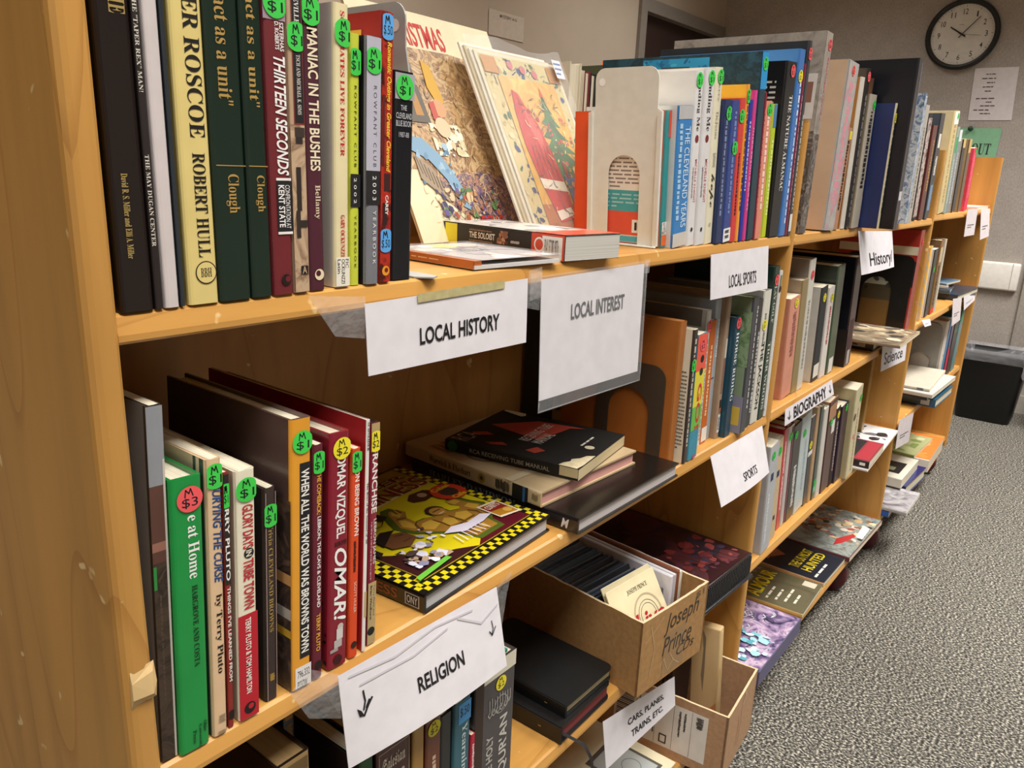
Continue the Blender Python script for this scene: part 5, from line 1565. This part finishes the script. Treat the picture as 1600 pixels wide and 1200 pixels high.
def kraft_label(m, fr):
    m.rect(fr, .12, .86, .13, .86, mat('ded8d0', 'paper'))
    ik = mat('2c2826', 'ink')
    for u in (.3, .46, .6, .74):
        m.line(fr, [(u, .14), (u, .85)], .0006, ik)
    for k in range(22):
        m.rect(fr, .14, .28, .16 + k * .03, .16 + k * .03 + .012 + .008 * (k % 3 == 0), ik)
        m.k -= 1
    m.k += 1
    for k in range(5):
        m.marks(fr, .32 + .03 * k, .335 + .03 * k, .2, .7, ik, False, k)
    m.marks(fr, .64, .66, .2, .6, ik)
    m.marks(fr, .68, .70, .2, .5, ik)
    m.marks(fr, .77, .83, .18, .36, ik)
    m.rect(fr, .5, .56, .66, .8, ik)
    m.rect(fr, .51, .55, .68, .78, mat('ded8d0', 'paper'))


def kraft_stamp(m, fr):
    ik = mat('5a4030', 'ink')
    m.ring(fr, .42, .32, .021, .0224, ik)
    m.ring(fr, .42, .32, .017, .0176, ik)
    m.shape(fr, [(.38, .36), (.42, .24), (.46, .28), (.47, .36)], ik)
    m.marks(fr, .3, .5, .62, .68, mat('a83c34', 'ink'), True, 2, 1)


bx2 = carton('shipping_box', 'open kraft shipping box with a white address label, overhanging the bottom shelf', 1.1806, -.0742, S4, .0855, .176, .25, .1368, 'b08a68', None, kraft_label, .004, .001, kraft_stamp)
B2 = bx2.matrix_world.copy()
m = MB()
fr = (V3((0, -.0002, .137)), V3((.176, 0, 0)), V3((0, 0, -.137)), V3((0, -1, 0)))
m.line(fr, [(.55, .05), (.5, .25), (.52, .5), (.47, .8)], .003, mat('c8a078', 'ink'))
m.line(fr, [(.56, .02), (.6, .12), (.52, .2)], .004, mat('dcb88c', 'ink'))
m.line(fr, [(.4, .3), (.42, .5), (.38, .75)], .0015, mat('96452c', 'ink'))
m.build('torn_tape', bx2)
t = thing('wood_block', 'weathered pale wooden offcut with a dark streak, standing in the kraft box', 'wood block', B2 @ Matrix.Translation((.09, .042, .0095)) @ Matrix.Rotation(R(-4), 4, 'X'))
m = MB(); m.box(0, .022, 0, .056, 0, .235, mat('d0b484', 'woodz'), .003)
fr = (V3((0, .056, .235)), V3((0, -.056, 0)), V3((0, 0, -.235)), V3((-1, 0, 0)))
m.shape(fr, [(.38, .02), (.52, .1), (.5, .4), (.46, .6), (.38, .45), (.44, .2)], mat('85735c', 'ink'))
m.shape(fr, [(.7, .74), (.95, .66), (.98, .97), (.45, .98)], mat('b4764a', 'ink'))
m.build('plank', t)
t = thing('paperback_book', 'dark-brown book wedged upright behind the wooden offcut', 'book', B2 @ Matrix.Translation((.05, .148, .006)) @ Matrix.Rotation(R(-90), 4, 'Z'))
book_parts(t, .022, .21, .1, '3a2418', '2c1a12', 'p', [('M', .05, .95, .2, .45, '5a4030'), ('M', .05, .95, .55, .8, '5a4030')])
flat('photo_album', 'cream album with a grey picture window, low on the bottom shelf by the kraft box', .945, -.018, S4, 0, .155, .2, .064, 'd9cfae', 'd9cfae', 'h', [],
     [lambda c, fr: (c.rect(fr, .3, .86, .4, .93, mat('5a544c', 'gloss')), c.rect(fr, .34, .82, .44, .9, mat('a8aca8', 'gloss')), c.ring(fr, .62, .72, .016, .018, mat('7c807c', 'ink')), c.rect(fr, 0, .05, 0, 1, mat('cfc39c', 'ink')))], cat='album')

# ================================================================ MIDDLE BAY, LOWER SHELVES
GM = 'magazines lying on the bottom shelf of the middle bay'


def print_front(cols, scale, seed, extra=None):
    def f(c, fr):
        c.rect(fr, .01, .99, .01, .99, painting(cols[0] + str(seed), cols, scale, seed))
        if extra:
            extra(c, fr)
    return f


def mag1x(c, fr):
    rn = random.Random(71)
    wht, dk = mat('d8d4e0', 'ink'), mat('2c2434', 'ink')
    for k in range(9):
        u, v = rn.uniform(.15, .9), rn.uniform(.1, .8)
        c.ring(fr, u, v, .010, .0118, dk)
    for k in range(26):
        u, v = .6 + rn.uniform(-.12, .28), rn.uniform(.35, .8)
        c.line(fr, [(u, v), (u + .04, v + .02), (u + .07, v - .01)], .003, wht)
    for k in range(30):
        u, v = rn.uniform(.05, .9), rn.uniform(.05, .95)
        c.line(fr, [(u, v), (u + rn.uniform(-.06, .06), v + rn.uniform(-.05, .05))], .0015, dk)
    c.rect(fr, .0, 1, .0, .1, mat('3c4058', 'ink'))
    c.art(fr, .05, .5, .6, .98, ('7cc0cc', 'a8d4dc', 'd8e4ec', '5ca4b4', 'c4dce8'), 40, 72, .13)
    c.art(fr, .3, .8, .35, .6, ('e8d0d8', 'f0e4ec', 'd4b0c0', 'a888a8'), 26, 73, .13)
    c.art(fr, .6, .98, .15, .55, ('2c2c3c', '4c4c60', 'c8c8d8', '8488a0', 'e0e0ec'), 60, 74, .06)


flat('boxed_puzzle', 'shrink-wrapped box with a purple and turquoise fantasy picture on the bottom shelf', 1.4906, -.0222, S4, .0091, .275, .28, .0376, '54506a', '5c5874', 'p', [],
     [print_front(('2c2a40', '6c5c84', 'a890b0', 'd4bcd0', '8c84a8'), 22, 7, mag1x)], GM, cat='box', pages='6a6684')


def mag2x(c, fr):
    c.art(fr, .1, .95, .05, .42, ('8a7c74', 'a0948c', '6c5f58', 'b8aca4'), 26, 81, .3)
    c.text(fr, .08, .92, .44, .58, 'ALMOUR', mat('dcc41c', 'ink'), 'bh')
    for k, v in enumerate((.62, .7, .78, .86)):
        c.marks(fr, .12 + .03 * k, .9 - .05 * k, v, v + .055, mat('dcd4c0', 'ink'), True, 7 + k, 1)
    c.rect(fr, .8, .96, .84, .96, mat('cfc6b0', 'ink'))


flat('magazine', 'olive magazine with big yellow capitals, next to the purple boxed puzzle', 1.8326, -.0037, S4, .0439, .186, .28, .011, 'c8a868', '5c5840', 'p', [], [print_front(('55503c', '68624a', '5c583f'), 12, 8, mag2x)], GM, cat='magazine')


def mag3x(c, fr):
    c.shape(fr, [(.05, .05), (.6, .03), (.66, .3), (.5, .5), (.3, .42), (.12, .3)], mat('9a5a3c', 'ink'))
    c.art(fr, .1, .6, .06, .4, ('b06c48', '8c4c30', 'a8623f', '743c28'), 22, 83, .25)
    c.text(fr, .2, .9, .6, .7, 'THE US MOST', mat('dcc41c', 'ink'), 'bh')
    c.text(fr, .2, .9, .73, .83, 'HUNTED', mat('dcc41c', 'ink'), 'bh')
    c.marks(fr, .1, .95, .87, .93, mat('dcd8d0', 'ink'), True, 5, 1)
    c.shape(fr, [(.7, .05), (.96, .1), (.96, .3), (.8, .28)], mat('9cb0c0', 'ink'))


flat('magazine', 'magazine with a face and yellow capitals on black, third on the bottom shelf', 2.0273, .0045, S4, -.011, .19, .28, .012, 'c8a070', '1c2028', 'p', [], [print_front(('181c26', '202632', '1a1e28'), 10, 9, mag3x)], GM, cat='magazine')


def mag4x(c, fr):
    c.art(fr, .3, .98, .2, .98, ('c8a878', 'e0c8a0', '8c5a3c', 'b43c34', '5c7c84', '3c342c', 'd8d0c0'), 120, 84, .07)
    c.shape(fr, [(.15, .78), (.3, .76), (.5, .86), (.46, .9), (.25, .84)], mat('b42c2c', 'ink'))
    c.shape(fr, [(.45, .9), (.75, .88), (.72, .96), (.44, .97)], mat('d8dcd8', 'ink'))


flat('picture_book', 'large picture book with a crowded grey-green battle scene on the bottom shelf', 2.2233, -.0084, S4, -.0159, .345, .29, .0152, '5c2c30', '6c4840', 'p', [], [print_front(('4c4c48', '7c8480', '9ca49c', '6c6458'), 18, 10, mag4x)], GM)


def redmag(c, fr):
    c.rect(fr, .04, .96, .36, .62, mat('b8343c', 'ink'))
    c.rect(fr, .04, .6, .02, .3, mat('1c1a1c', 'ink'))
    c.rect(fr, .6, .96, .05, .3, mat('d8d4d0', 'ink'))
    c.rect(fr, .04, .96, .62, .82, mat('242224', 'ink'))
    c.rect(fr, .04, .96, .84, .98, mat('a82c38', 'ink'))
    c.marks(fr, .3, .62, .5, .58, mat('e8c8c8', 'ink'), True, 9, 1)


GB = 'books lying flat at the end of the biography shelf'
flat('magazine', 'wide white magazine with black pictures, lowest of the overhanging pair on the biography shelf', 2.125, -.0352, S3, .0492, .435, .24, .006, 'd4d0cc', 'dcd8d4', 'p', [],
     [lambda c, fr: (c.rect(fr, .5, .95, .1, .5, mat('2c2a2c', 'ink')), c.rect(fr, .55, .75, .15, .4, mat('8c8c6c', 'ink')), c.art(fr, .5, .95, .5, .95, ('1c1c1e', 'e4e0dc', '6c686c', '3c3c44'), 20, 91, .25))], GB, cat='magazine')
flat('paperback_book', 'red-and-black paperback sticking out past the biography shelf edge', 2.1327, -.0351, S3 + .0068, .0443, .19, .24, .02, '2c1c1e', '8c2830', 'p', [('R', .9, .96, .3, .7, 'e8e4e0')], [redmag], GB)
stand('tall mustard-brown hardcover standing at the divider end of the biography shelf', 2.46, .07, S3 + .007, .03, .29, .2, '8c6c30', '9a7734', 'h', [], GB)

# second shelf, middle bay: flat pair, black bookend, red book with a landscape on its cover
flat('hardcover_book', 'black-and-grey hardcover lying under the sepia photo album on the second shelf', 2.155, .008, S2, 0, .26, .2, .028, '26282c', '3c4046', 'h', [('R', .66, .9, .25, .95, 'cfc4bc'), ('T', 'F', .74, .8, .4, .8, '3a3a3a', 'h')], (), 'flat books on the second shelf of the middle bay')
flat('photograph_book', 'book of old sepia photographs overhanging the shelf above the science sign', 2.0938, -.0672, S2 + .0292, .0266, .2599, .27, .008, '8c7a64', 'a8926c', 'p', [],
     [print_front(('4c4238', '7c6c58', 'a8967c', 'd8c8a8'), 14, 12, lambda c, fr: c.art(fr, .05, .95, .05, .95, ('5c5044', 'c8b490', '8a7860', '3c342c', 'e0d0b0'), 40, 93, .14))], 'flat books on the second shelf of the middle bay')
bookend('large black steel bookend with an opening that shows a landscape, near the second divider', 2.502, .012, S2, .19, .225, 0, '0f0f10', (.26, .70), False, .02, False, .70)
t = stand('tall red hardcover with a landscape picture, pressed against the second divider', 2.5035, .008, S2, .05, .3, .22, '9a2a20', 'a8342a', 'h', [('LR', .16, .24, .0, 1, 'd8ccb0'), ('LR', .3, .55, .0, 1, '17161a'), ('LR', .34, .55, .2, .62, 'b0b8ac'), ('LR', .55, .7, .2, .62, '4c4430'), ('LR', .7, .95, .2, .62, '76592a'), ('LR', .3, .98, .62, .9, '17161a'), ('LA', .4, .62, .2, .7, ('3a3c34', '4c5044', '2c2c28'), 14, 14), ('S', 'f0595c', '$4', .12, .7)])

# ================================================================ LAST BAY
GL = 'books on the second shelf of the last bay'
E2, E3, E4 = S2 + .0105, S3 + .0105, S4 + .0105
for x, w_, h_, c1, c2, dec, lb in (
        (2.66, .03, .21, 'd8d0c8', 'c8b8a8', [('M', .1, .9, .3, .7, '7c5c50')], 'pale book with a brown picture, first past the second divider'),
        (2.705, .055, .232, 'e0dcd4', 'e6a82c', [('R', .0, 1, 0, .55, 'eab030')], 'bright yellow hardcover in the last bay'),
        (2.79, .06, .22, '1f2226', 'dcdcd8', [('S', '3ecf4c', '$1', .3, .5)], 'black-spined book with white edge beside the yellow one'),
        (2.87, .06, .245, '8c6428', '7c5a34', [('R', .1, .3, .1, .9, 'c8b490'), ('M', .35, .9, .2, .8, '3c2c18'), ('R', .92, 1, 0, 1, 'e0452c')], 'brown-and-gold book after the black-spined one'),
        (2.94, .035, .245, 'd8d0bc', 'cfc6b0', [], 'cream book with rounded edge closing the row of five in the last bay')):
    stand(lb, x, .012, E2, w_ - .012, h_, .18, c1, c2, 'h', dec, GL, -4)
stand('large black picture book standing upright at the back of the last bay', 3.60, .19, E2, .02, .19, .1, '14161a', '16181c', 'h', [('LR', .04, .14, .1, .5, '8c949c')], GL)
flat('hardcover_book', 'navy hardcover lying on the second shelf of the last bay', 3.32, .004, E2, -.05, .36, .2, .022, '1f3148', '24384c', 'h', [], (), GL)
flat('hardcover_book', 'slate-blue book lying on the navy one in the last bay', 3.30, .03, E2 + .0228, .1, .24, .17, .016, '3c4c5c', '48586a', 'h', [], (), GL)
flat('paperback_book', 'dark booklet on the slate-blue book in the last bay', 3.32, .04, E2 + .0396, .2, .2, .14, .012, 'c8c0b0', '2c3c4c', 'p', [], (), GL)
flat('paperback_book', 'small grey-blue booklet on top of the flat stack in the last bay', 3.33, .05, E2 + .0524, -.1, .18, .13, .008, 'b4b8bc', '5c7c94', 'p', [], (), GL)
t = thing('folded_card', 'small white folded card on the top shelf near the far end panel', 'card', at(3.10, .03, S1 + .0108, .3))
m = MB()
m.poly([(0, 0, 0), (.05, 0, 0), (.05, .018, .05), (0, .018, .05)], mat('e6e4e2', 'paper'))
m.poly([(0, .036, 0), (0, .018, .05), (.05, .018, .05), (.05, .036, 0)], mat('e6e4e2', 'paper'))
fr = (V3((0, .018, .05)), V3((.05, 0, 0)), V3((0, -.018, -.05)), V3((0, -.94, .34)))
m.rect(fr, .2, .8, .2, .8, mat('a8c4d4', 'ink'))
m.build('card', t)
flat('paperback_book', 'pale pink booklet lying on the top shelf by the far end panel', 3.42, .01, S1 + .0105, 0, .26, .2, .012, 'd8c4bc', 'cdb4ac', 'p', [], (), 'books on the top shelf of the last bay')

GK = 'books on the third shelf of the last bay'
bookend('grey steel bookend with a rounded opening on the third shelf of the last bay', 3.262, .022, E3, .12, .235, 0, '8c8a84', (.2, .8), False, .03, False, .5)
for x, w_, h_, c1, c2, dec, lb in (
        (3.266, .06, .245, 'e2dcd2', 'b9b2a8', [('D', '8a3a34', .55, .6, 4)], 'thick white-spined book beside the grey bookend in the last bay'),
        (3.335, .035, .235, '3c88b8', '3478a4', [], 'sky-blue book next to the thick white-spined one in the last bay'),
        (3.38, .06, .24, '28355c', 'c8c4bc', [('R', .5, 1, 0, 1, 'b8283c')], 'navy book with a red lower half in the last bay'),
        (3.45, .09, .225, '17191c', '1c1e20', [('D', '2aa05a', .2, .3, 8), ('D', '2aa05a', .2, .7, 8)], 'thick black book with two green dots in the last bay'),
        (3.56, .08, .255, '5c8c90', '4c7c7c', [('R', 0, .2, 0, .5, '3ca05c')], 'grey-teal book, last on the third shelf by the far end panel')):
    stand(lb, x, .012, E3, w_ - .008, h_, .2, c1, c2, 'h', dec, GK)
GT = 'books stacked flat past the second divider'
flat('hardcover_book', 'teal-blue hardcover at the foot of the overhanging stack on the third shelf', 2.9037, -.0507, E3, -.0257, .275, .23, .03, '1d4c68', '205470', 'h', [('R', .8, .92, .2, .9, 'd8d4d0')], (), GT)
flat('paperback_book', 'dark booklet with a brown picture on the teal-blue book', 2.86, -.03, E3 + .0308, .05, .2, .2, .012, '2c3440', '3a4450', 'p', [], [lambda c, fr: c.art(fr, .1, .9, .1, .9, ('8c6a58', 'b48c74', '5c4a44'), 24, 95, .2)], GT)
flat('paperback_book', 'white paperback in the overhanging stack of the last bay', 2.85, -.045, E3 + .0436, -.03, .36, .21, .014, 'bcb8b0', 'c4c0b8', 'p', [], (), GT)
flat('paperback_book', 'cream journal above the white paperback in the last bay', 2.88, -.03, E3 + .0584, .04, .36, .2, .009, 'b4ad9c', 'c4bcaa', 'p', [('R', .8, .9, 0, 1, '5c6068')], (), GT)
GS = 'books stacked on the bottom shelf of the last bay'
flat('hardcover_book', 'thick navy hardcover, lowest in the bottom stack past the second divider', 2.84, -.02, E4, -.05, .26, .24, .04, '1d2458', '242c66', 'h', [('R', .85, .94, .1, .8, 'c09078'), ('R', .2, .5, .4, .6, '8c94a8')], (), GS)
flat('paperback_book', 'cream-and-black paperback on the thick navy hardcover', 2.80, -.01, E4 + .0408, .0, .26, .22, .034, 'cfc8b8', 'd8d2c0', 'p', [], [lambda c, fr: (c.rect(fr, .2, .7, .3, .9, mat('24221f', 'ink')), c.rect(fr, .3, .45, .35, .8, mat('8c8a6c', 'ink')))], GS)
flat('paperback_book', 'orange-topped paperback with white edges on the bottom shelf of the last bay', 3.16, -.03, E4, .03, .34, .22, .05, 'e4e0d8', 'ee7a2c', 'p', [], [lambda c, fr: c.art(fr, .05, .95, .05, .95, ('f0a050', 'e86820', 'd8c8a0', 'f08a3c'), 30, 97, .2)], GS)
flat('paperback_book', 'olive-green booklet on the orange paperback, bottom shelf', 3.14, .02, E4 + .0508, -.04, .28, .2, .012, '8c9a58', 'a8ac78', 'p', [], [lambda c, fr: c.art(fr, .1, .9, .1, .9, ('7c8c4c', 'c8c8a0', '949c64'), 18, 98, .25)], GS)
flat('magazine', 'grey photo magazine jutting far over the bottom shelf past the second divider', 2.5585 + .055, -.0714, E4 + .022, .0138, .215, .28, .012, 'a8a4a4', 'b4b0b2', 'p', [],
     [print_front(('4c484c', '8c888c', 'b8b4b6', 'd8d4d4'), 16, 13, lambda c, fr: c.marks(fr, .3, .8, .3, .6, mat('e4e0e0', 'ink'), True, 3, 4))], GS, cat='magazine')
flat('paperback_book', 'thin bright-blue booklet under the grey photo magazine', 2.615, -.02, E4, 0, .2, .22, .021, '2c5cb4', '3468c0', 'p', [], (), GS)


# ================================================================ PAPER SIGNS TAPED TO THE SHELF EDGES
def sign(label, c, draw, group='paper category signs', extra=None, name='shelf_sign', col='dfdade', curl=.0):
    return sheet(name, label, 'sign', c, draw, col, 'sheet', group, curl, extra)


def T(t_, u0, u1, v0, v1, st='h', off=0.01):
    def f(m, fr):
        m.text(fr, u0, u1, v0, v1, t_, K, st)
    return f


def both(*fs):
    def f(m, fr):
        for g_ in fs:
            g_(m, fr)
    return f


def film(par, pts, col='eeeeee', kind='film', name='clear_tape', N=None):
    m = MB()
    m.poly(pts, mat(col, kind))
    m.build(name, par)


def lh_extra(t, fr, c):
    m = MB()
    m.k = 16
    m.rect(fr, .27, .82, -.03, .10, mat('b4a878', 'card'))
    m.build('masking_tape', t)
    film(t, [c[0] + V3((-.055, -.001, .012)), c[0] + V3((.0, -.001, .006)), c[0] + V3((0, .0, -.028)), c[0] + V3((-.03, 0, -.022))])
    film(t, [c[1] + V3((-.0, -.001, .008)), c[1] + V3((.022, -.001, .01)), c[1] + V3((.022, 0, -.035)), c[1] + V3((0, 0, -.03))])




def hook(m, fr, u, v, s_, heavy):
    w_ = .0024 if heavy else .0014
    m.line(fr, [(u - .004, v - s_), (u, v - s_ * .3), (u - .012, v + s_ * .2)], w_ * .8, K)
    if heavy:
        m.shape(fr, [(u - .045, v - .01), (u - .025, v + s_ * .2), (u - .012, v + s_ * .62), (u - .036, v + s_ * .55)], K)
        m.line(fr, [(u - .014, v + s_ * .6), (u + .012, v + .01), (u + .035, v - s_ * .3)], w_, K)
        m.line(fr, [(u + .002, v + .02), (u + .02, v - s_ * .25)], w_, K)
    else:
        m.line(fr, [(u - .03, v - .02), (u - .012, v + s_ * .3), (u + .02, v - .04)], w_, K)


def rel_draw(m, fr):
    hook(m, fr, .115, .44, .16, True)
    hook(m, fr, .93, .48, .13, False)
    g_ = mat('d3cfd4', 'ink')
    for p in (((.05, .06), (.3, .12), (.55, .05), (.8, .1)), ((.1, .2), (.4, .22), (.62, .14)), ((.7, .1), (.85, .3), (.98, .2))):
        m.line(fr, p, .0024, g_)


def bio_draw(m, fr):
    for u, s_ in ((.08, 1), (.93, 1)):
        m.line(fr, [(u, .25), (u, .75)], .0022, K)
        m.line(fr, [(u - .03, .55), (u, .75), (u + .02, .58)], .0022, K)


def tagmarks(m, fr):
    m.marks(fr, .2, .8, .55, .72, mat('6c6468', 'ink'), True, 3, 2)


def li_extra(t, fr, c):
    m = MB()
    e = .006
    m.poly([c[0] + V3((-.003, -.0012, .004)), c[1] + V3((.004, -.0012, .004)), c[2] + V3((.004, -.0016, -.012)), c[3] + V3((-.003, -.0016, -.012))], mat('f2f2f2', 'clear'))
    m.build('clear_sleeve', t)
    m = MB()
    m.tube([c[3] + V3((-.002, -.0018, -.001)), c[3] + V3((-.003, -.0018, -.012)), c[2] + V3((.004, -.0018, -.012)), c[2] + V3((.004, -.0018, 0)), c[1] + V3((.004, -.0016, .0))], .0008, mat('e4e4e4', 'clear'), 6)
    m.build('sleeve_edge', t)
    film(t, [c[0] + V3((-.02, -.001, .008)), c[0] + V3((0, -.001, .008)), c[0] + V3((0, -.001, -.018)), c[0] + V3((-.02, -.001, -.02))])
    film(t, [c[1] + V3((0, -.001, .005)), c[1] + V3((.012, -.001, .005)), c[1] + V3((.012, -.001, -.012)), c[1] + V3((0, -.001, -.012))])


def rel_extra(t, fr, c):
    film(t, [c[0] + V3((-.05, -.001, .012)), c[0] + V3((-.03, -.002, .024)), c[0] + V3((.001, -.001, .002)), c[0] + V3((.001, -.003, -.042)), c[0] + V3((-.03, .002, -.026))], name='crumpled_tape')
    film(t, [c[1] + V3((-.001, -.001, 0)), c[1] + V3((.026, -.001, .012)), c[1] + V3((.024, .004, -.02)), c[1] + V3((.004, -.006, -.05))], name='crumpled_tape')

sign('white paper sign reading LOCAL HISTORY with a strip of masking tape',
     [(0.4077, -0.0040, 1.0917), (0.6210, -0.0040, 1.0942), (0.6172, -0.0080, 1.0300), (0.4074, -0.0080, 1.0333)], T('LOCAL HISTORY', .28, .79, .46, .70, 'bh'), extra=lh_extra)
sign('white sheet in a clear sleeve reading LOCAL INTEREST, hanging from the top shelf',
     [(0.6439, -0.0040, 1.0910), (0.8585, -0.0040, 1.0925), (0.8565, -0.0080, 0.9567), (0.6447, -0.0080, 0.9617)], T('LOCAL INTEREST', .26, .79, .24, .37, 'bh'), extra=li_extra)
sign('white paper sign reading RELIGION with two hand-drawn arrows',
     [(0.3724, -0.0040, 0.7694), (0.5894, -0.0040, 0.7627), (0.5901, -0.0220, 0.6724), (0.3740, -0.0140, 0.6772)], both(T('RELIGION', .40, .70, .47, .64, 'bh'), rel_draw), extra=rel_extra, curl=.006)
sign('white paper sign reading only SPORTS, below the second shelf',
     [(1.1322, -0.0040, 0.7642), (1.3558, -0.0040, 0.7628), (1.3505, -0.0300, 0.6798), (1.1379, -0.0300, 0.6807)], T('SPORTS', .44, .72, .64, .81, 'h'), curl=.006)
sign('small white paper sign reading LOCAL SPORTS on the top shelf edge',
     [(1.0515, -0.0040, 1.0920), (1.2731, -0.0040, 1.0934), (1.2701, -0.0120, 1.0241), (1.0525, -0.0100, 1.0276)], T('LOCAL SPORTS', .29, .77, .52, .80, 'h'))
sign('paper sign reading History in tall type, below the overhanging black book',
     [(1.7929, -0.0040, 1.0983), (2.0943, -0.0040, 1.0874), (2.0849, -0.0240, 1.0028), (1.7954, -0.0240, 1.0056)], T('History/', .22, .94, .52, .94, 'h'), curl=.006)
sign('paper sign reading Science, under the sepia photo book',
     [(2.2000, -0.0040, 0.7841), (2.5020, -0.0040, 0.7613), (2.4906, -0.0100, 0.6960), (2.2013, -0.0100, 0.7130)], T('Science', .10, .84, .32, .78, 'h'))
sign('narrow white strip reading BIOGRAPHY between two small arrows',
     [(1.4739, -0.0040, 0.7674), (1.7681, -0.0040, 0.7725), (1.7794, -0.0100, 0.7371), (1.4715, -0.0080, 0.7347)], both(T('BIOGRAPHY', .16, .84, .16, .86, 'bh'), bio_draw))
sign('white paper sign reading CARS, PLANES, TRAINS, ETC. below the cardboard disc box',
     [(0.8499, -0.0040, 0.4304), (1.0868, -0.0040, 0.3769), (1.0842, -0.0120, 0.3250), (0.8554, -0.0130, 0.3480)], both(T('CARS, PLANES,', .30, .82, .30, .48, 'bh'), T('TRAINS, ETC.', .34, .80, .62, .82, 'bh')))
sign('pinkish paper tag with faint print, first of two under the top shelf',
     [(3.1032, -0.0060, 1.1242), (3.3184, -0.0060, 1.1232), (3.3191, -0.0100, 1.0296), (3.1056, -0.0100, 1.0316)], tagmarks, col='d9cfd0')
sign('pinkish paper tag nearest the far end panel, under the top shelf',
     [(3.3922, -0.0060, 1.1222), (3.6154, -0.0060, 1.1189), (3.6342, -0.0180, 1.0126), (3.4210, -0.0180, 1.0072)], tagmarks, col='d9cfd0')
sign('pinkish paper tag hanging under the second shelf of the last bay',
     [(3.1552, -0.0060, 0.8099), (3.3509, -0.0060, 0.7944), (3.3520, -0.0140, 0.7095), (3.1740, -0.0160, 0.7087)], tagmarks, col='d9cfd0')
sign('curled white paper tag under the navy book of the last bay',
     [(3.3909, -0.0060, 0.7952), (3.6705, -0.0060, 0.7826), (3.6480, -0.0120, 0.7541), (3.4146, -0.0120, 0.7389)], tagmarks)
sign('tiny white tag on the second shelf edge just past the divider',
     [(2.6534, -0.0060, 0.7963), (2.7864, -0.0060, 0.7838), (2.7808, -0.0140, 0.7647), (2.6673, -0.0160, 0.7739)], tagmarks)
sign('grey-white paper tag on the third shelf edge past the second divider',
     [(2.5896, -0.0060, 0.4842), (2.8113, -0.0060, 0.4617), (2.8060, -0.0080, 0.3586), (2.5893, -0.0100, 0.3892)], tagmarks, col='d9cfd0')



finish()
